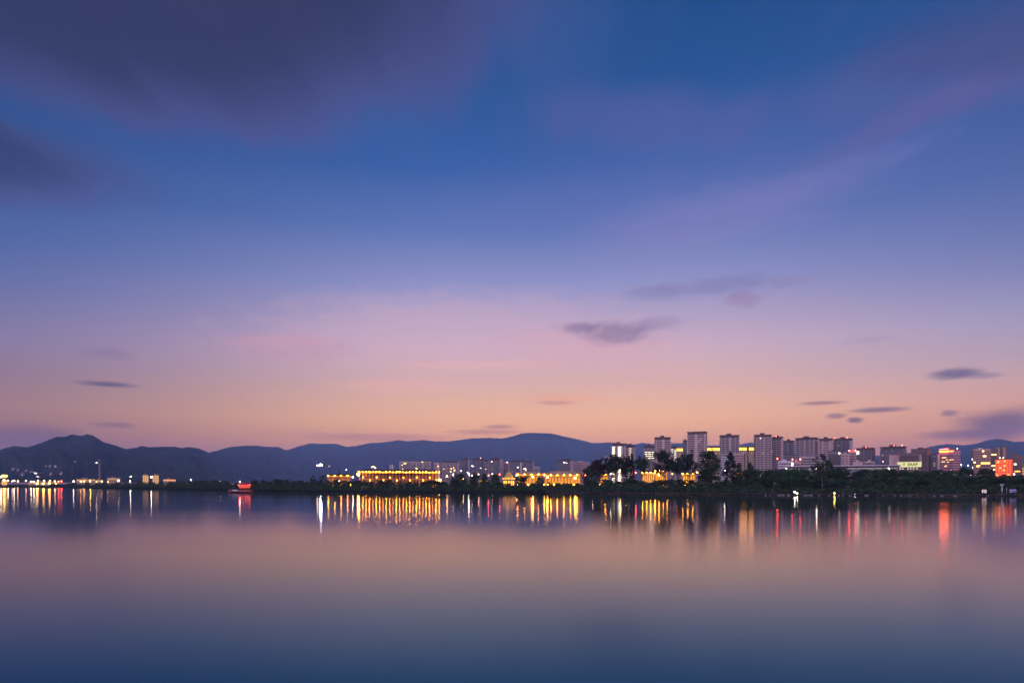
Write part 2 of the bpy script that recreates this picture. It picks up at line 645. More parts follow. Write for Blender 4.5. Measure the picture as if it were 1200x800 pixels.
def hill_mat():
    m = bpy.data.materials.new('forested_hills')
    m.use_nodes = True
    t = NT(m.node_tree)
    p = t.n['Principled BSDF']
    g = t.new('ShaderNodeNewGeometry')
    n = t.noise(V(t, g.outputs['Position']), 0.006, 6.0, 0.6)
    t.put(p.inputs['Base Color'], t.mixc(t.smooth(n, 0.35, 0.65), (0.010, 0.015, 0.014, 1), (0.045, 0.05, 0.04, 1)))
    p.inputs['Roughness'].default_value = 0.95
    p.inputs['Specular IOR Level'].default_value = 0.1
    return m


hm.materials.append(hill_mat())
hm.polygons.foreach_set('use_smooth', [True] * len(hm.polygons))
hills = link('hills', hm)
tag(hills, 'long range of blue hazy hills with a twin peak at the far left', None, None, 'structure')

# ------------------------------------------------------------------ evening haze
HAZE = 8.6e-5
hz = MB().box(-13600, 13600, -2600, 13600, -2.4, 680)
hzm = bpy.data.materials.new('evening_haze')
hzm.use_nodes = True
t = NT(hzm.node_tree)
t.n.clear()
pv = t.new('ShaderNodeVolumePrincipled')
pv.inputs['Color'].default_value = (0.44, 0.64, 1.0, 1)
pv.inputs['Density'].default_value = HAZE
pv.inputs['Anisotropy'].default_value = 0.0
mo = t.new('ShaderNodeOutputMaterial')
t.l.new(pv.outputs[0], mo.inputs['Volume'])
hazeo = hz.build('haze', hzm)
tag(hazeo, 'thin bluish evening haze over lake and hills', None, None, 'stuff')
# ------------------------------------------------------------------ building kit
M_GLASS = mat('dark_glazing', (0.13, 0.105, 0.10), 0.35, 0.3, 0.3)
M_ROOF = mat('dark_roofing', (0.15, 0.105, 0.10), 0.8)
M_CREAM = mat('cream_render', (0.66, 0.50, 0.44), 0.85, 0.12, 0.08)
M_PINK = mat('pinkish_render', (0.58, 0.38, 0.34), 0.85, 0.12, 0.08)
M_GREY = mat('grey_render', (0.54, 0.44, 0.42), 0.85, 0.12, 0.08)
M_SLATE = mat('slate_cladding', (0.24, 0.235, 0.27), 0.7, 0.15, 0.08)
M_BROWN = mat('brown_cladding', (0.25, 0.16, 0.14), 0.8, 0.15, 0.08)
M_WHITE = mat('white_render', (0.68, 0.66, 0.68), 0.8, 0.08, 0.08)
M_TAN = mat('tan_stone', (0.42, 0.30, 0.18), 0.85, 0.15, 0.2)
M_TILE = mat('roof_tiles', (0.10, 0.065, 0.045), 0.8, 0.3, 0.8)
M_METAL = mat('grey_metal', (0.30, 0.30, 0.32), 0.5, 0.1, 1.0)
M_DARKMETAL = mat('dark_metal', (0.05, 0.05, 0.055), 0.6, 0.2, 1.0)

WARM = (1.0, 0.52, 0.16)
GOLD = (1.0, 0.34, 0.022)
AMBER = (1.0, 0.40, 0.09)
WHITE_L = (1.0, 0.86, 0.68)
COOL = (0.66, 0.72, 1.0)
RED = (1.0, 0.05, 0.035)
PALE_G = (0.92, 0.88, 0.42)
G_WARM = glow('warm_window_light', WARM, 6.0)
G_WHITE = glow('white_window_light', (1.0, 0.84, 0.60), 7.0)
G_GOLD = glow('gold_eave_light', GOLD, 3.2)
G_CEIL = glow('gold_hall_light', (1.0, 0.42, 0.05), 3.0)
G_GLIM = glow('pale_window_light', (0.9, 0.9, 0.62), 1.1)
G_REDDOT = glow('red_beacon_light', RED, 45.0)
G_FLAT = glow('flat_window_light', (1.0, .60, .28), .6)
_rng = random.Random(11)
_cache = {}


def cached(key, fn):
    if key not in _cache:
        _cache[key] = fn()
    return _cache[key]


class Bld:
    """one building: an empty at its base and its parts; local x along the front, front at -y"""

    def __init__(self, name, label, cat, pl, pr, py, D, rel=0.0, dr=0.7, group=None, base=GROUND, dep=None):
        pc = (pl + pr) / 2
        az = math.atan((pc - 600) / F)
        self.vis = (pr - pl) / F * D * math.cos(az)
        r = math.radians(rel)
        if dep:
            self.d = dep
            self.w = max(2.0, (self.vis - dep * abs(math.sin(r))) / math.cos(r))
        else:
            self.w = self.vis / (math.cos(r) + dr * abs(math.sin(r)))
            self.d = dr * self.w
        self.th = r - az
        self.rel = rel
        self.H = Z(py, D) - base
        self.D = D
        back = self.d * 0.5
        self.root = empty(name, (X(pc, D) + back * math.sin(az), D + back * math.cos(az), base), self.th, label, cat, group)

    def wall(self, m, top=0.0, name='wall'):
        w, d, H = self.w / 2, self.d / 2, self.H - top
        b = MB().box(-w, w, -d, d, -1.5, H)
        b.build(name, m, self.root)
        return self

    def crown(self, m=None, over=0.7, thick=0.8, storey=2.6, house=True):
        """overhanging flat roof over a set-back top storey, with a lift house"""
        w, d, H = self.w / 2, self.d / 2, self.H
        b = MB()
        b.box(-w + .5, w - .5, -d + .5, d - .5, H - thick - storey, H - thick)
        b.box(-w - over, w + over, -d - over, d + over, H - thick, H)
        b.build('roof_crown', m or M_ROOF, self.root)
        if house:
            s = 0.3
            MB().box(-w * s, w * s * .6, -d * .3, d * .5, H, H + 2.6).build('lift_house', m or M_ROOF, self.root)
        return self

    def parapet(self, m=None, h=1.2):
        w, d, H = self.w / 2, self.d / 2, self.H
        b = MB()
        b.box(-w - .25, w + .25, -d - .25, -d + .2, H - h, H)
        b.box(-w - .25, w + .25, d - .2, d + .25, H - h, H)
        b.box(-w - .25, -w + .2, -d + .2, d - .2, H - h, H)
        b.box(w - .2, w + .25, -d + .2, d - .2, H - h, H)
        b.build('parapet', m or M_ROOF, self.root)
        MB().box(-w * .4, w * .15, -d * .3, d * .3, H - h, H + 1.8).build('plant_room', m or M_ROOF, self.root)
        return self

    def face(self, side):
        """local x-axis length, rotation and offset of a facade"""
        if side == 'front':
            return self.w, 0.0, self.d / 2
        if side == 'back':
            return self.w, math.pi, self.d / 2
        if side == 'left':
            return self.d, -math.pi / 2, self.w / 2
        return self.d, math.pi / 2, self.w / 2

    def on(self, o, side, u=0.0, z=0.0, proud=0.0):
        L, a, off = self.face(side)
        # local frame of the facade: +x right as seen from outside, outside at -y
        px_, py_ = u, -(off + proud)
        c, s = math.cos(a), math.sin(a)
        o.location = (px_ * c - py_ * s, px_ * s + py_ * c, z)
        o.rotation_euler = (0, 0, a)
        return o

    def stack(self, side, f0, f1, m, top=4.0, h=3.1, bot=0.0, glass=None, name='balcony_stack', par=1.15, out=1.1):
        """a vertical bay: dark glazing with one parapet slab per storey"""
        L = self.face(side)[0]
        u0, u1 = (f0 - .5) * L, (f1 - .5) * L
        hw = (u1 - u0) / 2
        b = MB()
        b.box(-hw, hw, -0.12, 0.05, bot, self.H - top)
        b.mi = 1
        z = bot
        while z + par < self.H - top:
            b.box(-hw - .05, hw + .05, -out, 0.05, z, z + par)
            z += h
        o = b.build(name, [glass or M_GLASS, m], self.root)
        return self.on(o, side, (u0 + u1) / 2)

    def strip(self, side, f0, f1, m, z0=0.0, top=0.0, proud=0.35, name='stair_lit_side_panel'):  # on right sides the evening glow is put into the panel colour
        L = self.face(side)[0]
        u0, u1 = (f0 - .5) * L, (f1 - .5) * L
        hw = (u1 - u0) / 2
        o = MB().box(-hw, hw, -proud, 0.05, z0, self.H - top).build(name, m, self.root)
        return self.on(o, side, (u0 + u1) / 2)

    def ribbons(self, h=3.3, z0=1.6, top=1.5, wh=1.5, m=None, inset=0.6, name='window_band'):
        z = z0
        w, d = self.w / 2, self.d / 2
        n = 0
        key = ('rib', round(w, 3), round(d, 3), wh, inset)

        def mk():
            b = MB()
            b.box(-w + inset, w - inset, -d - .06, -d + .2, 0, wh)
            b.box(-w + inset, w - inset, d - .2, d + .06, 0, wh)
            b.box(-w - .06, -w + .2, -d + inset, d - inset, 0, wh)
            b.box(w - .2, w + .06, -d + inset, d - inset, 0, wh)
            return b.mesh(name, m or M_GLASS)
        while z + wh < self.H - top and n < 40:
            link(name, cached(key, mk), self.root, (0, 0, z))
            z += h
            n += 1
        return self

    def grid(self, side, cols, h=3.2, z0=2.0, top=2.5, ww=1.5, wh=1.6, m=None, f0=0.06, f1=0.94, skip=0.0):
        """single punched windows"""
        L = self.face(side)[0]
        key = ('win', ww, wh, (m or M_GLASS).name)
        me = cached(key, lambda: MB().box(-ww / 2, ww / 2, -.08, .05, 0, wh).mesh('window', m or M_GLASS))
        z = z0
        n = 0
        while z + wh < self.H - top and n < 96:
            for k in range(cols):
                if _rng.random() < skip:
                    continue
                u = (f0 + (f1 - f0) * (k + .5) / cols - .5) * L
                self.on(link('window', me, self.root), side, u, z)
                n += 1
            z += h
        return self

    def lit(self, pts, m=None, ww=2.2, wh=1.7, proud=0.16, side='front'):
        """lit windows at (fraction along the front, photo row)"""
        L = self.face(side)[0]
        m = m or G_WARM
        key = ('lit', ww, wh, m.name)
        me = cached(key, lambda: MB().box(-ww / 2, ww / 2, -.06, .05, -wh / 2, wh / 2).mesh('window', m))
        for f, py in pts:
            z = Z(py, self.D) - self.root.location.z
            self.on(link('window', me, self.root), side, (f - .5) * L, z, proud)
        return self

    def beacon(self, f=0.5, m=None, r=0.55, dz=1.2):
        me = cached(('beacon', r, (m or G_REDDOT).name), lambda: MB().lathe([(0.05, -1.2), (.08, -.6), (r * .6, -.5), (r, 0), (r * .6, r * .8), (0.05, r)], 8).mesh('beacon', m or G_REDDOT))
        o = link('beacon', me, self.root, ((f - .5) * self.w, -self.d / 2 - .2, self.H + dz))
        return o


BLD = 'building'


def tower(label, pl, pr, py, D, rel, m, bays, sidebays=(), dr=0.7, h=3.1, crown=True, m2=None, name='apartment_tower', par=1.15, glass=None, house=True, group='towers of the city skyline'):
    b = Bld(name, label, BLD, pl, pr, py, D, rel, dr, group)
    if crown:
        b.wall(m, 3.7).crown(house=house)
    else:
        b.wall(m, 0.6).parapet()
    for f0, f1 in bays:
        b.stack('front', f0, f1, m2 or m, h=h, par=par, glass=glass)
    vis = 'right' if rel < 0 else 'left'
    for f0, f1 in sidebays:
        b.stack(vis, f0, f1, m2 or m, h=h, par=par, glass=glass)
    # a few flats with their lights on
    for _ in range(_rng.randrange(1, 4)):
        f0, f1 = _rng.choice(list(bays))
        k = _rng.randrange(2, max(3, int((b.H - 8) / h)))
        o = cached(('flat', par), lambda: MB().box(-.9, .9, -.06, .05, par + .1, 2.7).mesh('window', G_FLAT))
        b.on(link('window', o, b.root), 'front', (_rng.uniform(f0 + .05, f1 - .05) - .5) * b.w, k * h, .14)
    return b


B3 = [(0.05, 0.42), (0.58, 0.95)]
B4 = [(0.04, 0.24), (0.28, 0.47), (0.55, 0.74), (0.78, 0.96)]
B2R = [(0.52, 0.92)]

# ---- centre left, far apartment blocks above the golden colonnade
t = tower('long pale apartment block, leftmost of the far row above the golden colonnade', 468, 480.5, 539.5, 1500, -14, M_GREY, [(.1, .9)], crown=False, group='far row of apartment blocks')
t.lit([(.3, 545), (.55, 543), (.7, 542.5), (.35, 549)], ww=2.6)
t = tower('wide pale apartment block with a lit end bay above the golden colonnade', 480.5, 505.5, 540, 1480, -10, M_GREY, [(.03, .3), (.36, .62), (.68, .97)], crown=False, group='far row of apartment blocks', dr=.4)
t.strip('right', .1, .9, M_CREAM)  # flank coloured paler, as if catching the western glow
t.lit([(.3, 548.5), (.34, 549), (.62, 541)], ww=2.6)
t = tower('narrow peach coloured block beside the right end of the golden colonnade', 508.5, 516, 541, 1400, -16, M_PINK, [(.15, .5)], crown=False, group='far row of apartment blocks')
t.lit([(.8, 546), (.85, 552)], ww=2.0)
t = tower('broad grey apartment block with scattered lit windows and a pale right edge', 518, 538.5, 540, 1450, -12, M_GREY, [(.03, .22), (.27, .47), (.53, .72), (.77, .97)], group='far row of apartment blocks', dr=.5, house=False)
t.lit([(.12, 549.5), (.58, 549), (.72, 548), (.8, 550.5), (.55, 552.5), (.78, 551.5)], ww=2.4)
t.strip('right', .05, .95, M_CREAM)
t = tower('dark slate apartment tower with a pale right edge, left of a matching pair', 540, 551, 537.5, 1500, -22, M_SLATE, [(.08, .45), (.53, .92)], group='far row of apartment blocks')
t.strip('right', .1, .9, M_CREAM)
t.lit([(.05, 551.5), (.9, 553.5)], G_WHITE, ww=3.0)
t = tower('dark slate apartment tower with an aerial lamp, right of a matching pair', 553, 567, 537, 1500, -18, M_SLATE, [(.05, .45), (.53, .95)], group='far row of apartment blocks')
t.lit([(.02, 545.5), (.12, 546), (.9, 548.5)], G_WHITE, ww=2.6)
t.beacon(.9, glow('pink_roof_lamp', (1.0, .5, .45), 12), .6)
t = tower('slim grey apartment block wedged behind the dark slate towers', 565.5, 573, 539, 1560, -12, M_GREY, [(.1, .5), (.55, .95)], group='far row of apartment blocks')
t.lit([(.6, 549.5)], ww=2.4)
t = tower('dark apartment tower with a wide pale right flank behind the gold domed pavilion', 574, 589.5, 537, 1480, -26, M_SLATE, [(.05, .45), (.53, .95)], group='far row of apartment blocks')
t.strip('right', .05, .95, M_PINK)
t.lit([(.2, 540.5)], G_WHITE, ww=2.6)
t = tower('narrow pinkish block directly behind the gold dome', 589.5, 597, 540.5, 1520, -14, M_PINK, [(.1, .5), (.6, .9)], crown=False, group='far row of apartment blocks')
t.lit([(.75, 541.5)], G_WHITE, ww=2.2)
t = tower('long apartment block with two pale vertical shafts behind the golden halls', 597.5, 626, 539.5, 1450, -10, M_SLATE, [(.03, .2), (.22, .42), (.56, .75), (.77, .97)], group='far row of apartment blocks', dr=.4)
t.strip('front', .455, .535, M_CREAM, top=3.8, proud=1.3)
t.strip('right', .05, .95, M_PINK)
t.lit([(.62, 549.5), (.68, 549), (.7, 551), (.35, 547.5)], G_WHITE, ww=2.6)
for k, (u, hh) in enumerate(((-6, 12), (-1.5, 9), (8, 10), (12, 16))):
    a = MB()
    a.lathe([(.3, t.H), (.25, t.H + hh * .6), (.12, t.H + hh)], 6, u, 0)
    a.box(u - 1.2, u + 1.2, -.12, .12, t.H + hh * .55, t.H + hh * .58)
    a.box(u - .8, u + .8, -.12, .12, t.H + hh * .8, t.H + hh * .83)
    a.build('roof_aerial', M_METAL, t.root)
t = tower('short stepped grey block with lit bands right of the twin shaft block', 625.5, 633, 546, 1420, -10, M_GREY, [(.05, .95)], crown=False, group='far row of apartment blocks')
t = tower('isolated dark blue glass tower with two white lit windows left of the pale low blocks', 653, 672, 538.5, 1350, -20, M_SLATE, [(.04, .48), (.54, .97)], group='far row of apartment blocks')
t.lit([(.55, 541.5), (.72, 542.5)], glow('cool_window_light', (.8, .85, 1.0), 6.0), ww=2.6)
t.strip('right', .05, .95, M_PINK)
b = Bld('low_block', 'long pinkish low block running right from the dark blue glass tower', BLD, 672, 691, 541, 1380, -8, .4, 'far row of apartment blocks')
b.wall(M_PINK, .6).parapet(M_PINK).ribbons()
b = Bld('low_block', 'faint squat purple block left of the white lit twin tower', BLD, 708.5, 716.5, 533, 1900, 8, .6, 'far row of apartment blocks')
b.wall(M_GREY, .6).parapet().ribbons()
b = Bld('low_block', 'small pale block poking above the golden colonnade roof', BLD, 434, 441, 545, 1500, 10, .6, 'far row of apartment blocks')
b.wall(M_SLATE, .6).parapet().ribbons()
b.lit([(.5, 546.5), (.8, 548), (.2, 547)], G_WHITE, ww=2.4)
b = Bld('low_block', 'small pale blue white block with two bright shafts above the colonnade', BLD, 456.5, 462, 544, 1500, -14, .6, 'far row of apartment blocks')
b.wall(M_GREY, .6).parapet().ribbons()
b.strip('front', .55, .8, M_WHITE)
b.strip('front', .1, .25, M_WHITE)

# ---- the main skyline, centre right
G_FAC = glow('floodlit_bay_light', (1.0, .84, .56), 4.0)
b = tower('left half of the cream twin tower, its front bays brightly lit white', 716.5, 733.5, 519.5, 1020, -6, M_CREAM, [(.06, .24), (.32, .40), (.48, .72), (.84, .94)], dr=.6)
for f0, f1 in ((.07, .23), (.49, .71)):
    me = MB().box(-(f1 - f0) * b.w / 2, (f1 - f0) * b.w / 2, -.1, .05, 0, 1.5).mesh('window', G_FAC)
    for k in range(22):
        b.on(link('window', me, b.root), 'front', ((f0 + f1) / 2 - .5) * b.w, b.H - 6.2 - k * 3.1, .15)
b = tower('right half of the cream twin tower, lit white and half hidden by eucalyptus', 733.5, 744.5, 521.5, 1040, -6, M_CREAM, [(.05, .22), (.32, .62), (.76, .93)], dr=.6)
for f0, f1 in ((.33, .61),):
    me = MB().box(-(f1 - f0) * b.w / 2, (f1 - f0) * b.w / 2, -.1, .05, 0, 1.5).mesh('window', G_FAC)
    for k in range(20):
        b.on(link('window', me, b.root), 'front', ((f0 + f1) / 2 - .5) * b.w, b.H - 6.2 - k * 3.1, .15)
b = tower('grey tower with a band of white lit storeys near its top beside the twin tower', 754, 767.5, 522, 1060, 6, M_GREY, [(.05, .3), (.38, .62), (.7, .95)])
for f0, f1 in ((.06, .29), (.39, .61), (.71, .94)):
    me = MB().box(-(f1 - f0) * b.w / 2, (f1 - f0) * b.w / 2, -.1, .05, 0, 1.7).mesh('window', G_FAC)
    for k in range(4):
        b.on(link('window', me, b.root), 'front', ((f0 + f1) / 2 - .5) * b.w, b.H - 10.5 - k * 3.1, .15)
b = tower('tall cream tower with two banded bays, between the lit grey tower and the tallest tower', 766.8, 786.2, 512, 1000, 8, M_CREAM, B3, [(.2, .8)])
b = tower('thin tower lit pale green behind the tall cream tower', 785.8, 793, 523, 1100, -8, M_GREY, [(.1, .5)])
b.lit([(.3, 526.5), (.3, 529), (.85, 528), (.85, 530.5), (.85, 533), (.85, 536), (.85, 539)], G_GLIM, ww=3.2, wh=2.2)
b = tower('slender dark tower tucked behind the left edge of the tallest tower', 800, 806, 515.5, 1150, -8, M_SLATE, [(.15, .85)])
b = tower('tallest cream tower of the skyline with dark flat roof', 805, 829, 505.5, 980, -10, M_CREAM, B3, [(.25, .75)], house=False)
b = tower('grey tower standing on a white banded podium right of the tallest tower', 843, 866.5, 509.5, 1010, 6, M_GREY, [(.05, .22), (.27, .43), (.57, .76), (.80, .96)])
b.strip('front', .455, .54, M_CREAM, top=4, proud=.8)
p = Bld('podium_block', 'white banded podium block at the foot of the lone grey tower', BLD, 845, 873.5, 531, 960, -10, .4, 'low blocks below the skyline')
p.wall(M_PINK, .6).parapet(M_GREY).ribbons()
p.stack('front', 0.02, .3, M_WHITE, top=2, par=1.6)
b = tower('wide dark tower with a curved looking front and a small roof lamp', 883.3, 904.5, 509, 940, 12, M_GREY, B4, [(.1, .9)])
b.lit([(.28, 513.3)], glow('roof_room_light', (1.0, .45, .25), 5), ww=1.8)
b = tower('lilac tower joined to the right side of the wide dark tower, pink right flank', 903.5, 918, 511.5, 955, -16, M_GREY, [(.05, .5), (.55, .95)])
b.strip('right', .15, .85, M_PINK)  # glow from the west painted into this flank
b.beacon(.5, r=.45)
b = tower('dull purple tower set back between the lilac tower and the broad brown tower', 917, 931.5, 516, 1120, -12, M_SLATE, B3)
b = tower('broad brownish tower with a pale blank end wall on its right', 931.5, 959, 512.5, 1060, -22, M_GREY, B4, dr=.55)
b.strip('right', .05, .95, M_PINK, top=4)
b = tower('tower with a striped centre bay and a pink right flank in the long skyline row', 959, 976.5, 513.5, 1040, -20, M_CREAM, [(.08, .3), (.42, .9)], par=1.5)
b.strip('right', .05, .95, M_PINK, top=4)
b = tower('dark navy tower, last of the tall skyline row before the gap', 976, 999.5, 513.5, 1080, -16, M_SLATE, B4)
b.beacon(.85, r=.5)
b.beacon(.1, r=.4)
b.strip('right', .1, .9, M_GREY, top=4)
b = tower('lower dark navy slab with thin pale bands in front of the last tall tower', 970.5, 986.5, 528, 900, -8, M_SLATE, [(.05, .95)], crown=False, par=.7)
b.lit([(.9, 531)], G_WHITE, ww=1.6)
b = Bld('low_block', 'pale square block with rosy centre beside the dark navy slab', BLD, 986, 996, 531, 880, -12, .6, 'low blocks below the skyline')
b.wall(M_CREAM, .6).parapet(M_GREY).ribbons()
b.strip('front', .35, .65, M_PINK)
b = Bld('low_block', 'rosy block under the pair of red beacons', BLD, 995.5, 1004, 529, 890, -12, .6, 'low blocks below the skyline')
b.wall(M_PINK, .6).parapet(M_PINK).ribbons()
b.beacon(-.05, r=1.0)
b.beacon(.95, r=.9)
b = tower('dark tower with two white signs near its left corner beside the red beacons', 1002.5, 1026, 524.5, 960, -18, M_SLATE, B4)
b.lit([(.13, 529.2), (.13, 531.2)], glow('white_sign_light', (1.0, .93, .75), 7), ww=4.2, wh=1.3, proud=1.3)
b.strip('right', .1, .9, M_BROWN, top=4)
b.beacon(.65, r=.45)
b = Bld('low_block', 'small blue block in the gap between the two dark towers', BLD, 1024.5, 1033, 540, 820, 5, .6, 'low blocks below the skyline')
b.wall(mat('blue_cladding', (.12, .17, .30), .7), .6).parapet().ribbons()
b = tower('large blue grey tower standing alone left of the brown slab', 1031, 1062.5, 523, 930, -14, M_SLATE, B4, dr=.5)
b.beacon(.13, glow('pink_front_lamp', (1.0, .35, .28), 16), .7, dz=Z(540, 930) - GROUND - b.H)
b.beacon(.93, r=.5)
b.beacon(.6, r=.35)
b = Bld('office_block', 'cream office block with a long yellow lit sign panel on its front', BLD, 1041.5, 1080, 531.5, 800, -8, .45, 'low blocks below the skyline')
b.wall(M_PINK, .6).parapet(M_BROWN)
b.stack('front', .34, .98, M_BROWN, top=1.5, par=1.0, bot=16)
b.strip('front', .02, .12, M_CREAM, top=1.5)
OFFICE = b
b = tower('plain brown slab tower right of the yellow sign panel', 1067.5, 1092.5, 525.5, 900, -22, M_BROWN, B4, crown=False)
b = tower('dark narrow block pressed against the left side of the red topped tower', 1091, 1102, 532, 890, -35, M_SLATE, [(.1, .9)], crown=False)
b.strip('right', .1, .9, M_GREY)

# ---- low white and pink blocks below the skyline
b = Bld('low_block', 'lit white block with banded storeys at the foot of the lilac tower', BLD, 911, 929, 540, 800, 8, .5, 'low blocks below the skyline')
b.wall(M_WHITE, .6).parapet(M_WHITE).ribbons(h=3.0)
b.lit([(.97, 543), (.97, 545), (.55, 549)], G_WHITE, ww=1.6)
b = Bld('low_block', 'small pink block between the two red front lamps', BLD, 928.5, 938.5, 540.2, 810, -6, .5, 'low blocks below the skyline')
b.wall(M_PINK, .6).parapet(M_PINK).ribbons()
b.beacon(.02, r=.65, dz=2.2)
b.beacon(.98, r=.85, dz=2.2)
b = Bld('low_block', 'dim slate block behind the small pink block', BLD, 917.5, 932, 532.5, 1000, 8, .5, 'low blocks below the skyline')
b.wall(M_SLATE, .6).parapet().ribbons()
b = Bld('low_block', 'long mauve block with thin pale storey lines below the broad brownish tower', BLD, 938, 964, 533.5, 900, -8, .45, 'low blocks below the skyline')
b.wall(M_GREY, .6).parapet(M_SLATE).ribbons(wh=1.9)
b = Bld('low_block', 'low rounded cream block on the left above the flat roofed hall', BLD, 999.5, 1011, 541, 760, -6, .5, 'low blocks below the skyline')
b.wall(M_CREAM, .6).parapet(M_CREAM).ribbons()
b = Bld('low_block', 'low cream block with reddish front on the right above the flat roofed hall', BLD, 1013.5, 1025, 540.5, 770, -6, .5, 'low blocks below the skyline')
b.wall(M_PINK, .6).parapet(M_CREAM).ribbons()
me_ = cached('fl', lambda: MB().lathe([(.1, -17), (.12, -.8), (.6, -.5), (.8, 0), (.45, .6), (.1, .75)], 8).mesh('lamp', glow('red_front_lamp', RED, 26)))

# ---- far right
b = Bld('hotel_tower', 'pink tower crowned by a glowing red rooftop sign', BLD, 1101, 1125.5, 526.5, 880, -30, .8, 'towers at the far right')
b.wall(mat('sign_tinted_render', (.66, .30, .31), .85, .1, .1), .5).parapet(M_BROWN, 1.0)  # red glow of the roof sign put into the wall colour
b.ribbons(h=3.2, z0=3, top=6, wh=1.6)
hs = MB().box(-b.w * .31, b.w * .31, -.5, .4, -.95, .95).build('roof_sign', glow('red_sign_light', (1.0, .15, .02), 14.0), b.root)
b.on(hs, 'front', -b.w * .18, b.H - 2.2, .5)
hs2 = MB().box(-b.w * .17, b.w * .17, -.5, .4, -.8, .8).build('roof_sign', glow('orange_sign_light', (1.0, .32, .10), 3.0), b.root)
b.on(hs2, 'front', b.w * .31, b.H - 2.2, .5)
tu = MB()
tu.tube([(-b.w * .49, 0, 0), (-b.w * .3, 0, .25), (0, 0, .3), (b.w * .13, 0, .3)], [.16] * 4)
b.on(tu.build('neon_tube', glow('red_neon_light', RED, 60), b.root), 'front', 0, b.H + .5, .5)
b.lit([(.32, 535.8), (.42, 535.8), (.22, 535.8), (.52, 538.5), (.2, 540.7), (.33, 540.7), (.75, 538.7), (.6, 541.2), (.4, 546), (.48, 545.6), (.85, 553), (.78, 551), (.15, 553.5), (.9, 538.5)], glow('yellow_window_light', (1.0, .52, .22), 2.2), ww=1.7, wh=1.4)
b.beacon(1.25, glow('white_roof_lamp', (1, .75, .6), 12), .5, dz=.8)
b = Bld('office_tower', 'pinkish tower with a long yellow lit window strip, behind the umbrella crowned tree', BLD, 1138.5, 1161, 526, 900, 14, .5, 'towers at the far right')
b.wall(mat('apricot_render', (.58, .34, .24), .85, .1, .1), .5).parapet(M_CREAM, 1.0).ribbons(h=3.2, z0=3, wh=1.5)
b.lit([(.55, 528.5), (.6, 534.3), (.68, 534.3), (.05, 541.5)], ww=2.0)
b.lit([(.5, 542.5), (.6, 542.5), (.7, 542.5), (.8, 542.5), (.88, 542.5), (.3, 545.5), (.24, 546)], glow('bright_window_light', (1.0, .42, .05), 10), ww=2.6, wh=1.5)
b.lit([(.4, 537.7), (.5, 547.5)], G_WHITE, side='left')
b = Bld('office_tower', 'dark reddish tower squeezed between the pinkish tower and the two pale shafts', BLD, 1159.5, 1169.5, 526, 930, -8, .6, 'towers at the far right')
b.wall(M_BROWN, .5).parapet(M_BROWN).ribbons()
b.lit([(.4, 532.5), (.75, 532.5), (.4, 545.5), (.7, 545.5), (.6, 550)], ww=2.0)
b = Bld('office_tower', 'brown tower with two pale orange shafts rising behind the red lit block', BLD, 1168, 1180, 524, 980, -10, .6, 'towers at the far right')
b.wall(M_BROWN, 2.0).parapet(M_BROWN).ribbons()
b.strip('front', .05, .35, mat('peach_render', (.62, .38, .24), .85, .1, .1), proud=1.0)
b.strip('front', .70, .95, MATS['peach_render'], proud=1.0)
b = Bld('led_block', 'square block glowing red orange all over its front at the right edge', BLD, 1166, 1187.5, 537, 840, -3, .6, 'towers at the far right')
b.wall(mat('brick_red', (.36, .12, .08), .85, .1), .4).parapet(MATS['brick_red'], .8)
me = MB().box(-b.w / 2 + .5, b.w / 2 - .5, -.12, .05, 0, 1.55).mesh('light_band', glow('red_facade_light', (1.0, .08, .008), 3.0))
k = 0
while 3 + k * 2.6 < b.H - 2:
    b.on(link('light_band', me, b.root), 'front', 0, 2.2 + k * 2.6)
    k += 1
for f in (.13, .29, .45, .61, .77, .92):
    b.strip('front', f - .02, f + .02, MATS['brick_red'], top=1.2, proud=.2, name='mullion')
b.lit([(.2, 540.5), (.16, 541.5), (.55, 545.5), (.5, 550.8), (.3, 548), (.12, 556.5), (.75, 556), (.55, 540)], glow('orange_window_light', (1.0, .28, .05), 3.5), ww=1.9, proud=.28)
b.beacon(.28, G_WHITE, .6, .8)
b.beacon(.47, G_WHITE, .6, .8)
b = Bld('office_tower', 'small brown tower top left of the last dark tower at the right edge', BLD, 1183, 1189, 530, 1050, -8, .6, 'towers at the far right')
b.wall(M_BROWN, .5).parapet(M_BROWN).ribbons()
b = Bld('office_tower', 'dark brown tower right of the red lit block, yellow strip near its base', BLD, 1187, 1199, 533.5, 900, -8, .6, 'towers at the far right')
b.wall(M_BROWN, .5).parapet(M_BROWN).ribbons()
b.lit([(.25, 543.7)], G_WHITE)
b.lit([(.3, 552), (.5, 552), (.65, 552)], glow('amber_strip_light', (1, .42, .04), 3), ww=2.4, wh=1.6)
b = Bld('low_block', 'lit yellow low block cut by the right edge of the view', BLD, 1198, 1215, 544, 850, 5, .6, 'towers at the far right')
b.wall(M_TAN, .5).parapet(M_TAN).ribbons(m=glow('yellow_band_light', (1, .5, .2), 1.6))

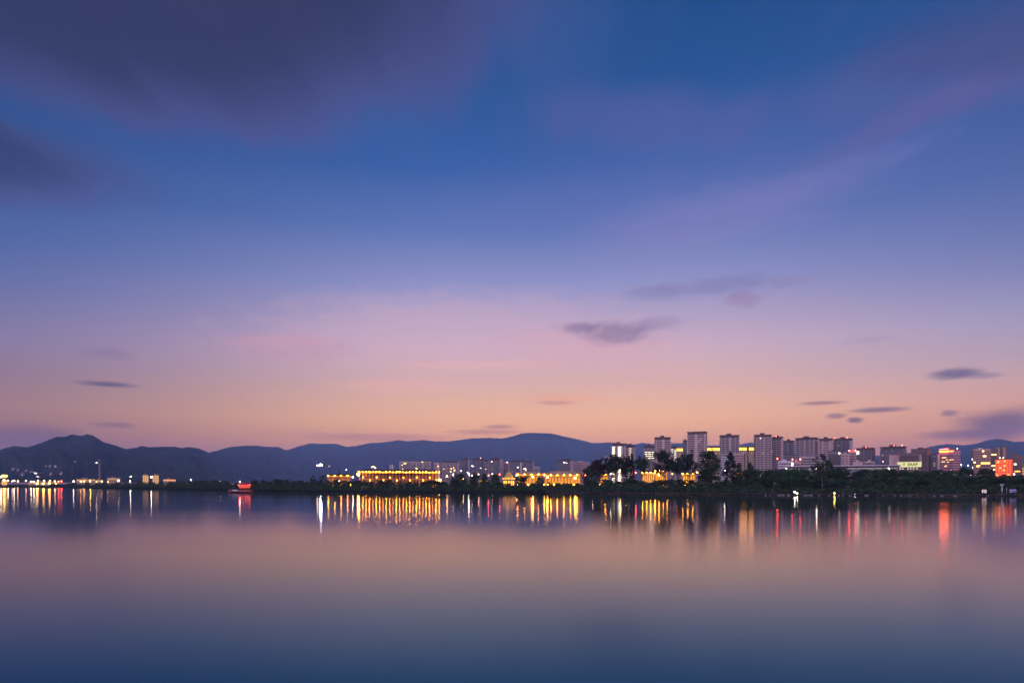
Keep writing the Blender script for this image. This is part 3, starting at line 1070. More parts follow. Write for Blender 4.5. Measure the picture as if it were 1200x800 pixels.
# ---- a long hall with a lit roofline seen between the towers
b = Bld('ridge_hotel', 'long building with gold lit top storey glimpsed between the skyline towers', BLD, 790, 884, 523.5, 1350, 2, .15, None, dep=22)
b.wall(M_TAN, 1.2)
w_, d_ = b.w / 2, b.d / 2
MB().box(-w_ - 1, w_ + 1, -d_ - 2.0, d_ + 1, b.H - 1.2, b.H).build('roof', M_TILE, b.root)
n = 40
me = MB().box(-w_ / n * .8, w_ / n * .8, -.3, .05, 0, 4.6).mesh('window', glow('gold_top_light', (1.0, .38, .03), 7))
me2 = MB().box(-w_ / n * .35, w_ / n * .35, -.3, .05, 0, 2.2).mesh('window', glow('gold_low_light', (1.0, .36, .03), 1.2))
for k in range(n):
    u = -w_ + (k + .5) * 2 * w_ / n
    b.on(link('window', me, b.root), 'front', u, b.H - 7.0)
    if k % 2 == 0:
        b.on(link('window', me2, b.root), 'front', u, b.H - 11.5 - (k % 3) * 1.5)

# ---- flat roofed hall, long and low, in front of the skyline
b = Bld('flat_roofed_hall', 'very long low hall, pale flat roof and dark eave, above the right shore trees', 'hall', 921, 1050, 545.2, 560, 1, .1, None, dep=18)
w_, d_, H_ = b.w / 2, b.d / 2, b.H
MB().box(-w_, w_, -d_, d_, -1, H_ - 1.2).build('wall', M_SLATE, b.root)
MB().box(-w_ - 2, w_ + 2, -d_ - 2.5, d_ + 2, H_ - .75, H_).build('roof', mat('pale_roof', (.62, .55, .60), .7, .08, .1), b.root)
MB().box(-w_ - 1.8, w_ + 1.8, -d_ - 2.3, d_ + 1.8, H_ - 1.25, H_ - .752).build('eave', M_DARKMETAL, b.root)
me = MB().box(-1.6, 1.6, -.12, .05, 0, .8).mesh('window', glow('hall_window_light', (.9, .85, .85), .3))
for px in (927, 931, 936, 945, 949, 996, 1000, 1006, 1009, 1014, 1018, 1021, 1027, 1030, 1037, 1040, 1044, 1047):
    u = (px - 985.5) / (1050 - 921) * b.w
    b.on(link('window', me, b.root), 'front', u, H_ - 2.9)

# the yellow sign panel on the office block, with dark lettering
b = OFFICE
SD = 640
pb = Bld('sign_pavilion', 'yellow green backlit sign board with dark lettering on a low canopy building', 'sign board', 1051, 1080.5, 541, 640, -4, .25, None)
w_, d_, H_ = pb.w / 2, pb.d / 2, pb.H
MB().box(-w_ * .96, w_ * .96, -d_ * .6, d_, -1, H_ - 5.6).build('wall', M_BROWN, pb.root)
ph = 4.9
o = MB()
o.prism([(-w_, H_), (-w_ * .84, H_ - ph), (w_ * .97, H_ - ph), (w_, H_)], -.35, .35)
pb.on(o.build('board', glow('sign_board_light', (0.86, .80, .36), .95), pb.root), 'front', 0, 0, .1)
MB().box(-w_, w_, -d_ - .1, d_, H_ - ph - .9, H_ - ph - .02).build('canopy', M_DARKMETAL, pb.root)
for k, u in enumerate((-.72, -.5, -.1, .12, .36, .62)):
    o = MB().box(-.6, .6, -.2, .05, -.3, .3).build('canopy_lamp', glow('canopy_light', (1, .85, .75), 1.6), pb.root)
    o.location = (u * w_, -d_ - .3, H_ - ph - 1.4)
M_INK = mat('sign_ink', (.02, .03, .02), .7)
for txt, u, size in (('Y', -.42, 2.9), ('E', -.04, 2.9), ('AAP', .36, 2.9)):
    cu = bpy.data.curves.new('lettering', 'FONT')
    cu.body = txt
    cu.size = size * 1.25
    cu.extrude = .05
    cu.offset = .07
    cu.align_x = 'CENTER'
    cu.align_y = 'CENTER'
    cu.materials.append(M_INK)
    tmp = bpy.data.objects.new('lettering_curve', cu)
    COL.objects.link(tmp)
    bpy.context.view_layer.update()
    lme = bpy.data.meshes.new_from_object(tmp.evaluated_get(bpy.context.evaluated_depsgraph_get()))
    bpy.data.objects.remove(tmp)
    o = link('lettering', lme, pb.root)
    o.location = (u * w_, -d_ - .55, H_ - ph * .5)
    o.rotation_euler = (math.pi / 2, 0, 0)
# ------------------------------------------------------------------ golden pavilions and halls
def hip_roof(w, d, h, flare=0.8, ridge=0.55, n=6, over=1.6):
    """concave hipped roof with upturned corners; eave at z = 0"""
    hw, hd = w / 2 + over, d / 2 + over
    rw, rd = max(.2, hw - hd * ridge - hd * .2), .15
    b = MB()
    per = []
    K = 5
    for i in range(K):
        per.append((-1 + 2 * i / K, -1))
    for i in range(K):
        per.append((1, -1 + 2 * i / K))
    for i in range(K):
        per.append((1 - 2 * i / K, 1))
    for i in range(K):
        per.append((-1, 1 - 2 * i / K))
    N_ = len(per)
    vs = []
    for j in range(n + 1):
        t_ = j / n
        ax, ay = hw + (rw - hw) * t_, hd + (rd - hd) * t_
        for u, v in per:
            c = (abs(u) * abs(v)) ** 4
            vs.append((u * ax, v * ay, h * (t_ ** 1.5) + flare * c * (1 - t_) ** 2))
    fs = []
    for j in range(n):
        for i in range(N_):
            k = (i + 1) % N_
            fs.append((j * N_ + i, j * N_ + k, (j + 1) * N_ + k, (j + 1) * N_ + i))
    fs.append(tuple(n * N_ + i for i in range(N_)))
    b._add(vs, fs)
    # soffit, a little below so that the eave has thickness
    vs = [(u * hw * .995, v * hd * .995, -.35 + flare * (abs(u) * abs(v)) ** 4) for u, v in per]
    vs2 = [(u * hw, v * hd, flare * (abs(u) * abs(v)) ** 4) for u, v in per]
    b._add(vs + vs2, [tuple(range(N_ - 1, -1, -1))] + [(i, (i + 1) % N_, N_ + (i + 1) % N_, N_ + i) for i in range(N_)])
    return b


M_COLUMN = mat('lacquered_column', (.42, .20, .08), .6, .1, 1)


def pavilion(name, label, pl, pr, ptop, peave, D, cols=5, rel=0.0, dep=8.0, flare=.8, m_eave=None, m_wall=None, cat='pavilion', group=None, glow_wall=None, roofm=None, spire=0.0, colm=None, lamps=True):
    b = Bld(name, label, cat, pl, pr, ptop, D, rel, .5, group, dep=dep)
    he = Z(peave, D) - GROUND
    w_, d_ = b.w / 2, b.d / 2
    MB().box(-w_ - .8, w_ + .8, -d_ - .8, d_ + .8, -1.2, .6).build('plinth', M_TAN, b.root)
    MB().box(-w_ * .93, w_ * .93, -d_ * .45, d_ * .9, .6, he - .3).build('wall', m_wall or M_TAN, b.root)
    r = hip_roof(b.w, b.d, max(.8, b.H - he), flare).build('roof', roofm or M_TILE, b.root)
    r.location.z = he + .1
    cm = cached(('col', round(he, 2)), lambda: MB().lathe([(.34, .6), (.30, 1.2), (.28, he * .6), (.26, he - .3), (.42, he - .2)], 8).mesh('column', colm or M_COLUMN))
    L = b.w / max(1, cols - 1)
    for k in range(cols):
        link('column', cm, b.root, (-w_ + k * L, -d_, 0))
    lm = MB().box(-L * .42, L * .42, -.14, .14, -.16, .12).mesh('eave_light', m_eave or G_GOLD)
    for k in range(cols - 1):
        link('eave_light', lm, b.root, (-w_ + (k + .5) * L, -d_ - .9, he - .25))
    if lamps:
        um = cached('uplight', lambda: MB().lathe([(.12, 0), (.25, .15), (.2, .4), (.05, .5)], 6).mesh('uplight', glow('uplight_glow', (1, .40, .03), 160)))
        for k in range(0, cols, 1):
            link('uplight', um, b.root, (-w_ + k * L, -d_ - .75, 1.6))
        rm_ = cached('added_lantern', lambda: MB().lathe([(.05, -.3), (.2, -.2), (.26, 0), (.16, .24), (.04, .3)], 6).mesh('lantern', glow('added_lantern_gold', (1, .34, .018), 170)))  # lanterns added above the tree line to strengthen the gold reflections
        for k in range(0, cols, 2 if L < 3.4 else 1):
            link('lantern', rm_, b.root, (-w_ + k * L, -d_ - 1.75, he + .1))
    if glow_wall:
        gm_ = MB().box(-L * .36, L * .36, -.1, .05, 1.4, he - 1.2).mesh('window', glow_wall)
        for k in range(cols - 1):
            o = link('window', gm_, b.root, (-w_ + (k + .5) * L, -d_ * .45 - .01, 0))
    if spire:
        s = MB().lathe([(1.2, 0), (1.0, .8), (1.3, 1.0), (.7, 1.5), (.9, 1.7), (.5, 2.4), (.3, spire * .6), (.06, spire)], 8).build('spire', M_DARKMETAL, b.root)
        s.location.z = b.H - .3
    return b


G_EAVE2 = glow('gold_rope_light', (1.0, .38, .03), 9.0)
G_HALLW = glow('gold_wall_light', (1.0, .40, .03), .8)
# the long colonnade: two storeys of gold lit columns
b = pavilion('colonnade', 'long gold lit colonnade building, brightest row of lights on the shore', 421, 515, 549.5, 553.2, 520, 25, 2, 10, 1.2, G_GOLD, cat='colonnade', m_wall=mat('dark_lakeside_stone', (.16, .11, .09), .85, .2, .3), lamps=False)
w_, d_ = b.w / 2, b.d / 2
he = Z(553.2, 520) - GROUND
LG = (1, .30, .014)
lm = cached('cl', lambda: MB().lathe([(.05, -.3), (.22, -.2), (.27, 0), (.16, .24), (.04, .3)], 6).mesh('lantern', glow('lantern_gold', LG, 190)))
lm2 = cached('cl2', lambda: MB().lathe([(.05, -.25), (.18, -.16), (.22, 0), (.13, .2), (.04, .25)], 6).mesh('lantern', glow('lantern_dim_gold', LG, 90)))
for k in range(25):
    u = -w_ + k * b.w / 24
    link('lantern', lm if k % 3 != 1 else lm2, b.root, (u, -d_ - 1.75, he + .05 + .25 * abs(math.sin(k * .9))))
    if k % 2:
        link('lantern', lm2, b.root, (u + .4, -d_ - .8, he * (.66 if k % 4 == 1 else .46)))
for u in (-w_ - .6, w_ + .6):
    MB().lathe([(.1, -.9), (.7, -.6), (.95, 0), (.6, .7), (.1, .9)], 8).build('corner_floodlight', glow('corner_flood', (1, .42, .05), 110), b.root, (u, -d_ - 1.6, he - 1.6 if u < 0 else he * .45))
MB().box(-w_, w_, -d_ - .2, -d_ + .2, he * .52, he * .56).build('gallery_rail', M_TAN, b.root)

pavilion('temple_hall', 'small gold lit temple hall with a dark spire left of the colonnade', 384, 411, 555.0, 557.4, 560, 8, 3, 8, .9, G_GOLD, spire=6.0, group='gold lit halls along the shore')
# gold domed pavilion
b = Bld('domed_pavilion', 'gold domed pavilion glowing beside the shore belt', 'pavilion', 590.5, 602, 552, 470, 0, .9, 'gold lit halls along the shore')
w_ = b.w / 2
MB().lathe([(w_ + .5, -1), (w_ + .5, .6), (w_, .6), (w_, 5.2), (w_ + .5, 5.3), (w_ + .5, 5.8)], 16).build('drum', M_TAN, b.root)
MB().lathe([(w_ * .85, 5.8), (w_ * .88, 6.8), (w_ * .75, 8.2), (w_ * .45, b.H - .9), (.25, b.H - .2), (.05, b.H + 1.6)], 16).build('dome', mat('gilded_dome', (.62, .40, .10), .45, .15, 1), b.root)
for k in range(12):
    a_ = 2 * math.pi * k / 12
    link('arch_light', cached('al', lambda: MB().box(-.35, .35, -.14, .14, 1.2, 4.4).mesh('arch_light', glow('arch_gold', (1, .38, .03), 3.5))), b.root, (math.sin(a_) * (w_ + .1), -math.cos(a_) * (w_ + .1), 0), a_)
    link('rim_light', cached('rl', lambda: MB().box(-.5, .5, -.12, .12, 0, .3).mesh('rim_light', G_EAVE2)), b.root, (math.sin(a_) * (w_ + .75), -math.cos(a_) * (w_ + .75), 5.85), a_)

pavilion('lakeside_hall', 'gold lit hall with an upswept roof just right of the gold dome', 607, 636, 552.5, 555.8, 480, 8, -4, 9, 1.4, G_GOLD, glow_wall=G_HALLW, group='gold lit halls along the shore', roofm=mat('lit_roof_tiles', (.50, .30, .15), .8, .2, .6))  # tiles coloured orange, with the lamplight put into their colour
pavilion('lakeside_hall', 'largest gold lit hall with a long sagging roof, left of the dark round tree', 638, 681, 552.0, 556.6, 460, 12, -3, 11, 1.6, G_GOLD, glow_wall=G_HALLW, group='gold lit halls along the shore', roofm=MATS['lit_roof_tiles'])
pavilion('tea_house', 'little orange lit tea house low among the trees below the slate towers', 561.5, 571.5, 560.8, 562.6, 440, 4, 0, 5, .5, G_GOLD, group='gold lit halls along the shore', lamps=False)
pavilion('garden_pavilion', 'orange lit pavilion behind the reddish tree, left of the eucalyptus', 703, 712.5, 553, 556, 470, 4, 0, 6, .7, G_GOLD, glow_wall=G_HALLW, group='gold lit halls along the shore')
pavilion('garden_pavilion', 'tiny yellow lit shelter low under the reddish tree', 703.5, 713, 561.5, 563.2, 400, 4, 0, 4, .4, G_GOLD, group='gold lit halls along the shore', lamps=False)
pavilion('garden_pavilion', 'tiny yellow lit shelter under the eucalyptus trunks', 730, 738, 560.5, 562, 400, 4, 0, 4, .4, G_GOLD, group='gold lit halls along the shore', lamps=False)
pavilion('garden_pavilion', 'left of two big bright yellow pavilions behind the shore trees', 752.5, 767, 550.5, 554, 500, 7, 2, 8, 1.0, G_EAVE2, glow_wall=glow('bright_gold_wall', (1, .42, .025), 1.1), group='gold lit halls along the shore')
pavilion('garden_pavilion', 'right of two big bright yellow pavilions behind the shore trees', 767.5, 782, 547.5, 551.5, 510, 7, 2, 8, 1.2, G_EAVE2, glow_wall=MATS['bright_gold_wall'], group='gold lit halls along the shore')
pavilion('garden_pavilion', 'orange lit pavilion between the sparse trees under the tallest tower', 800, 814.5, 552.8, 555.2, 480, 6, 0, 7, .8, G_GOLD, glow_wall=MATS['bright_gold_wall'], group='gold lit halls along the shore')
pavilion('garden_pavilion', 'small yellow shelter at the foot of the largest dense tree', 822.5, 829.5, 556.2, 557.6, 440, 4, 0, 4, .4, G_EAVE2, group='gold lit halls along the shore', lamps=False)
pavilion('garden_pavilion', 'small yellow pavilion in the trees right of the conical tree', 862.5, 869.5, 551.8, 553.6, 440, 4, 0, 5, .6, G_EAVE2, glow_wall=MATS['bright_gold_wall'], group='gold lit halls along the shore', lamps=False)

# pale villa roofs in the trees
for px, py, lab in ((890, 553.2, 'white villa roof leftmost of three in the trees under the wide dark tower'), (899, 552.8, 'yellowish villa roof in the middle of three in the trees under the wide dark tower'), (906.5, 553.6, 'tilted pale villa roof rightmost of three in the trees under the wide dark tower')):
    b = Bld('villa', lab, 'villa', px - 3, px + 3, py, 470, 5, .8)
    b.wall(M_CREAM, 1.6)
    hip_roof(b.w, b.d, 1.6, .1, over=.6).build('roof', M_WHITE, b.root).location.z = b.H - 1.6
    o = MB().box(-1.0, 1.0, -.3, .05, -.3, .3).build('window', G_WHITE, b.root)
    b.on(o, 'front', 0, b.H - 2.3, .1)

# ------------------------------------------------------------------ far left town
b = Bld('round_tower', 'squat round tower with a glowing crown at the far left edge', 'tower', 1.5, 8.8, 556, 1150, 0, 1.0)
r_ = b.w / 2
MB().lathe([(r_ * .8, -1), (r_ * .8, b.H - 4)], 18).build('shaft', M_TAN, b.root)
MB().lathe([(r_ * .85, b.H - 4), (r_ * 1.05, b.H - 2.6), (r_ * 1.05, b.H - 1.0), (r_ * .7, b.H)], 18).build('crown', glow('tower_crown_light', (1, .50, .09), 4), b.root)
for k in range(10):
    a_ = 2 * math.pi * k / 10
    link('window', cached('rtw', lambda: MB().box(-.5, .5, -.1, .1, 2, 9).mesh('window', glow('tower_slot_light', (1, .42, .06), 2))), b.root, (math.sin(a_) * r_ * .81, -math.cos(a_) * r_ * .81, 0), a_)
for pl, pr, py, D, lab in ((89, 112, 560.8, 1220, 'long low hall with pale yellow lit roofline left of the thin tower'), (112.5, 119, 561.6, 1200, 'small low lit shed at the foot of the thin tower'), (125.5, 141, 559.6, 1250, 'low lit hall with a taller left end right of the thin tower'), (33, 64, 564.2, 1180, 'low lit arcade above the row of yellow quay lamps')):
    b = Bld('lit_hall', lab, 'hall', pl, pr, py, D, 2, .4, 'low lit halls of the far left town', dep=16)
    b.wall(M_TAN, .8).parapet(M_TAN, .8)
    n = max(3, int(b.w / 5))
    me = MB().box(-b.w / n * .36, b.w / n * .36, -.1, .05, 0, 1.9).mesh('window', glow('far_hall_light', (1.0, .52, .18), .9))
    for k in range(n):
        b.on(link('window', me, b.root), 'front', (-.5 + (k + .5) / n) * b.w, b.H - 3.4)
for pl, pr, lab in ((167, 174.3, 'left of two gold lit apartment cubes beyond the far tree belt'), (178.5, 186.3, 'right of two gold lit apartment cubes beyond the far tree belt')):
    b = Bld('apartment_cube', lab, BLD, pl, pr, 556, 1300, 2, .8, 'gold lit apartment cubes')
    b.wall(M_TAN, .8).parapet(M_TAN, .8)
    me = cached('acw', lambda: MB().box(-1.1, 1.1, -.1, .05, 0, 2.0).mesh('window', glow('cube_window_light', (1, .45, .09), 1.5)))
    for f in range(5):
        for k in range(3):
            b.on(link('window', me, b.root), 'front', (-.32 + k * .32) * b.w, b.H - 4.0 - f * 3.3)
b = Bld('low_block', 'dim orange lit low building right of the gold lit cubes', BLD, 191, 206, 561, 1350, 2, .5)
b.wall(M_TAN, .8).parapet(M_TAN, .8)
me = MB().box(-1.6, 1.6, -.1, .05, 0, 2.0).mesh('window', glow('dim_orange_light', (1, .36, .1), 2.0))
for k in range(5):
    b.on(link('window', me, b.root), 'front', (-.4 + k * .2) * b.w, b.H - 3.6)

# thin tower with a side lamp
D = 1500
r0 = empty('mast_tower', (X(116.7, D), D, GROUND), 0, 'thin pale tower with a lamp on its side arm under the twin peak', 'mast')
hh = Z(538, D) - GROUND
m_ = MB()
for sx in (-1, 1):
    for sy in (-1, 1):
        m_.tube([(sx * 1.7, sy * 1.7, -1), (sx * 1.2, sy * 1.2, hh)], [.38, .26])
for k in range(12):
    z0, z1 = hh * k / 12, hh * (k + 1) / 12
    for s in (-1, 1):
        m_.tube([(-1.6 * s, -1.5, z0), (1.5 * s, -1.45, z1)], [.22, .22], 4)
        m_.tube([(-1.6 * s, 1.5, z0), (1.5 * s, 1.45, z1)], [.22, .22], 4)
m_.build('lattice', mat('pale_metal', (.28, .23, .22), .6), r0)
MB().box(-7.5, -.8, -.35, .35, Z(542.2, D) - GROUND - .9, Z(542.2, D) - GROUND - .3).build('side_arm', M_METAL, r0)
MB().lathe([(.2, -1), (.95, -.5), (1.1, 0), (.7, .7), (.1, 1)], 8).build('lamp', glow('mast_lamp_light', (1, .72, .62), 16), r0, (-6.5, 0, Z(542.2, D) - GROUND))

# stadium style floodlight mast, blue white
D = 1500
r0 = empty('floodlight_mast', (X(374.5, D), D, GROUND), 0, 'tall mast with an intensely bright blue white floodlight before the hills', 'floodlight')
hh = Z(545, D) - GROUND
MB().tube([(0, 0, -1), (0, 0, hh)], [.6, .3]).build('pole', M_DARKMETAL, r0)
MB().box(-5.2, 5.2, -.25, .25, hh - .3, hh + .3).build('crossbar', M_DARKMETAL, r0)
MB().box(-2.0, 2.0, -.5, .3, -1.3, 1.3).build('floodlight', glow('cool_flood_light', (.66, .74, 1.0), 170), r0, (3.0, -.6, hh + 1.2))
MB().box(-1.3, 1.3, -.5, .3, -.9, .9).build('floodlight', glow('warm_flood_light', (1.0, .62, .36), 26), r0, (-4.2, -.6, hh - .3))

# dark pole mast between the towers, and the tall slim pole by the colonnade
D = 520
r0 = empty('pole_mast', (X(876.5, D), D, GROUND), 0, 'tall dark pole mast left of the wide dark tower', 'mast')
hh = Z(523, D) - GROUND
MB().tube([(0, 0, -1), (0, 0, hh)], [.5, .32], 8).build('pole', M_DARKMETAL, r0)
MB().lathe([(.4, hh - 3.6), (.85, hh - 3.4), (.85, hh - .6), (.4, hh)], 10).build('antenna_head', M_DARKMETAL, r0)

# ------------------------------------------------------------------ street lamps
LAMP_G = {}
for key, c, s in (('amber', AMBER, 70), ('yellow', (1, .46, .05), 120), ('white', (1, .78, .55), 75), ('red', (1, .05, .025), 80), ('cool', (.8, .88, 1), 60), ('pink', (1, .42, .30), 34), ('orange', (1, .30, .05), 36)):
    LAMP_G[key] = glow('street_lamp_' + key, c, s)
POLE = MB().tube([(0, 0, -.05), (0, 0, 1)], [.12, .07], 6).mesh('pole', M_DARKMETAL)
HEADS = {k: MB().lathe([(.08, -.75), (.5, -.45), (.68, 0), (.5, .4), (.3, .6), (.05, .7)], 10).mesh('lamp_head', m) for k, m in LAMP_G.items()}


def lamp(px, py, D, key, label, group=None, size=1.0, base=GROUND, name='street_lamp', cat='street lamp'):
    z = Z(py, D) - base
    r = empty(name, (X(px, D), D, base), 0, label, cat, group)
    o = link('pole', POLE, r)
    o.scale = (1, 1, max(.3, z - .6 * size))
    h = link('lamp_head', HEADS[key], r, (0, 0, z))
    h.scale = (size, size, size)
    return r


for px, key, py in ((9.5, 'white', 563), (14.3, 'pink', 563.6), (16.6, 'white', 562.8), (21, 'amber', 563.6), (30.5, 'pink', 563.2), (36.5, 'white', 563.8), (39.8, 'white', 564.2), (44.5, 'amber', 563.0), (51.8, 'amber', 563.1), (58.6, 'amber', 563.3)):
    lamp(px, py, 1130, key, 'small street lamp in the upper row of the far left waterfront', 'upper row of lamps at the far left', .9)
for px in (43.4, 50.6, 57.6, 65.0):
    lamp(px, 566.5, 1090, 'yellow', 'big yellow quay lamp low over the water at the far left', 'yellow quay lamps', 1.25)
for px, py, k in ((64.2, 563.6, 'pink'), (68.6, 563.8, 'red'), (72.0, 563.6, 'red')):
    lamp(px, py, 1120, k, 'red lamp right of the yellow quay lamps' if k == 'red' else 'pinkish lamp just left of the two red lamps', 'red lamps at the far left' if k == 'red' else None, 1.1)
for px, py, k in ((86.2, 563.6, 'white'), (94.6, 563.8, 'amber'), (98.5, 563.6, 'amber'), (105.8, 563.4, 'yellow'), (113.0, 564.3, 'orange'), (119.5, 563.8, 'amber'), (126.2, 564.4, 'orange'), (138.8, 563.0, 'white'), (152.6, 563.6, 'white')):
    lamp(px, py, 1150, k, 'low lamp along the shore under the lit halls by the thin tower', 'lamps under the lit halls', .85)
lamp(1.0, 558.4, 1140, 'white', 'white lamp at the very left edge beside the round tower', None, 1.3)
lamp(5.0, 562.6, 1120, 'yellow', 'yellow lamp at the foot of the round tower', None, 1.6)
lamp(153.3, 558.2, 1350, 'white', 'small high white lamp between the lit hall and the gold cubes', None, .8)
lamp(177.3, 558.6, 1250, 'white', 'bright white lamp between the two gold lit cubes', None, 1.3)
lamp(223.6, 562.2, 900, 'white', 'tiny white lamp over the tree belt left of the red boat', None, .5)
lamp(258.3, 563.4, 700, 'pink', 'pale pink lamp at a gap in the trees left of the red boat', None, .7)
lamp(386.0, 546.0, 1500, 'orange', 'dim orange lamp right of the blue white floodlight', None, .8)
lamp(405.8, 550.2, 1500, 'cool', 'tiny bluish lamp above the temple hall', None, .5)
lamp(397.5, 563.2, 450, 'white', 'small pale lamp in the trees below the temple hall', None, .35)
lamp(413.5, 558.6, 500, 'white', 'white lamp between the temple hall and the colonnade', None, .45)
lamp(543.0, 560.5, 430, 'yellow', 'yellow green lamp in the dark trees right of the colonnade', None, .5)
lamp(624.5, 558.5, 440, 'yellow', 'tall yellow lamp in front of the gold halls, left one', None, .75)
lamp(641.5, 559.0, 430, 'yellow', 'tall yellow lamp in front of the gold halls, right one', None, .75)
lamp(674.0, 560.0, 430, 'yellow', 'round orange lamp at the right end of the largest gold hall', None, .85)
lamp(868.2, 567.0, 330, 'white', 'pale lamp low in the dark bushes right of the conical tree', None, .3)
lamp(898.5, 563.8, 330, 'white', 'faint lamp half hidden in the bushes above the bare bank', None, .22)
lamp(923.0, 558.8, 340, 'white', 'faint lamp in the trees above the white bank lamp', None, .25)
lamp(957.0, 549.0, 330, 'white', 'white lamp in the treetops just left of the tall thin tree', None, .34)
lamp(1042.0, 548.8, 345, 'white', 'white lamp in the treetops below the left end of the yellow sign panel', None, .34)
lamp(911.0, 537.2, 780, 'red', 'red lamp on a tall pole before the lilac tower', None, .8)
for px, py, lab in ((694.5, 548.5, 'white lit lamp above the dark round tree'), (1126.5, 544.5, 'bluish lamp left of two, seen beyond the umbrella crowned tree'), (1134.5, 545.0, 'bluish lamp right of two, seen beyond the umbrella crowned tree')):
    lamp(px, py, 820, 'cool' if px > 1000 else 'white', lab, None, .5)
for px, py, lab in ((1113.5, 553.5, 'white street lamp at the base of the red topped tower'), (1137.0, 556.5, 'pink lamp under the umbrella crowned tree'), (1158.5, 556.5, 'orange lamp under the second flat crowned tree'), (1188.5, 555.5, 'pale lamp at the foot of the red lit block')):
    lamp(px, py, 600, 'pink' if 'pink' in lab else 'orange' if 'orange' in lab else 'white', lab, None, .6)

_lr = random.Random(77)
for px, key in ((524, 'amber'), (531, 'white'), (549.5, 'white'), (553, 'amber'), (561, 'pink'), (572.5, 'red'), (577, 'pink'), (585.5, 'red'), (605.5, 'amber'), (615, 'white'), (629, 'yellow'), (650, 'amber'), (657, 'pink'), (664, 'orange'), (686, 'red')):
    lamp(px, 556.5 + _lr.uniform(-1.5, 2), 560 + _lr.uniform(-40, 60), key, {'amber': 'amber', 'white': 'white', 'pink': 'pinkish', 'red': 'red', 'yellow': 'yellow', 'orange': 'orange'}[key] + ' street lamp along the promenade behind the central tree belt', 'promenade lamps of the central shore', .62)
for px, key in ((698, 'amber'), (708, 'yellow'), (716, 'white'), (727, 'amber'), (733, 'yellow'), (745, 'red'), (757, 'yellow'), (763, 'yellow'), (772, 'yellow'), (779, 'yellow'), (788, 'orange'), (793.5, 'red'), (797, 'amber'), (806, 'pink'), (811, 'yellow'), (817, 'amber'), (826, 'yellow'), (849, 'white'), (857, 'red'), (866, 'yellow'), (881, 'orange'), (887, 'red')):
    lamp(px, 553.5 + _lr.uniform(-3, 3), 530 + _lr.uniform(-30, 60), key, {'amber': 'amber', 'white': 'white', 'pink': 'pinkish', 'red': 'red', 'yellow': 'yellow', 'orange': 'orange'}[key] + ' lamp glimpsed between the eucalyptus trunks', 'lamps behind the eucalyptus stand', .62)

# lamps standing on the near bank
def bank_lamp(px, py, key, label, size, off=1.6):
    D_ = shore(px) + off
    return lamp(px, py, D_, key, label, None, size, .35, 'bank_lamp', 'bank lamp')


bank_lamp(931.3, 576.3, 'white', 'brilliant white lamp at the water edge below the pink block', .25)
bank_lamp(934.3, 577.8, 'white', 'small white lamp just right of the brilliant white bank lamp', .2)
bank_lamp(978.0, 577.6, 'yellow', 'yellow lamp at the water edge right of the tall thin tree', .2)
bank_lamp(1002.0, 579.0, 'cool', 'small cool white lamp at the water edge, rightmost of the bank lamps', .2)

# lit houses on the lower slope of the left hill
for i, (px, py, s, k) in enumerate(((17, 549.4, 1.2, 0), (22.5, 550.3, .7, 0), (32, 551.4, .6, 0), (38.5, 553.2, 1.3, 0), (42.8, 554.8, 1.9, 1), (45.6, 559.0, 1.4, 1), (27.5, 555.5, .7, 0), (55, 546.0, .6, 0), (60, 545.8, .6, 0), (66, 545.9, .7, 0), (50, 555.3, .6, 0), (61, 555.0, .7, 0), (73, 554.4, .7, 0), (88.5, 541.0, 1.1, 0))):
    # find where the view ray meets the slope
    best = None
    for q in range(1, 900):
        t_ = q / 900
        Y_, z_ = hill(px, t_)
        e_ = z_ - Z(py, Y_)
        if e_ >= 0:
            best = (Y_, z_)
            break
    if not best:
        continue
    Y_, z_ = best
    labs = ['dim lit house on the lower slope of the left hill', 'bright white lit house on the lower slope of the left hill']
    r0 = empty('hillside_house', (X(px, Y_), Y_ - 4, z_ - 1.5), 0, labs[k], 'house', 'bright houses on the left hill' if k else 'dim houses on the left hill')
    MB().box(-4 * s, 4 * s, -3, 3, -4, 5).build('wall', M_GREY, r0)
    hip_roof(8 * s, 6, 2.2, 0, over=.5).build('roof', M_TILE, r0).location.z = 5
    MB().box(-2.6 * s, 2.6 * s, -3.15, -2.9, 1.2, 4.2).build('window', glow('hill_house_bright' if k else 'hill_house_dim', (1, .82, .74), 4.0 if k else .16), r0)

# ------------------------------------------------------------------ signs and posts on the right bank
D_ = shore(1153) + 2.2
r0 = empty('notice_board', (X(1153.4, D_), D_, .6), 0, 'white lit notice board with red markings on two legs at the right bank', 'notice board')
zc = Z(575.3, D_) - .6
bw = 5.2 / F * D_
for s in (-1, 1):
    MB().tube([(s * bw * .38, 0, -.8), (s * bw * .38, 0, zc + .3)], [.06, .05]).build('leg', M_METAL, r0)
MB().box(-bw / 2, bw / 2, -.06, .06, zc - .52, zc + .52).build('board', glow('notice_board_light', (1, .74, .74), .85), r0)
M_REDPAINT = mat('red_paint', (.5, .03, .03), .6)
mk = MB()
mk.box(-bw * .36, -bw * .06, -.02, .02, zc + .05, zc + .30)
mk.box(bw * .06, bw * .34, -.02, .02, zc + .05, zc + .30)
mk.box(-bw * .30, bw * .28, -.02, .02, zc - .22, zc - .08)
o = mk.build('marking', M_REDPAINT, r0)
o.location.y = -.085
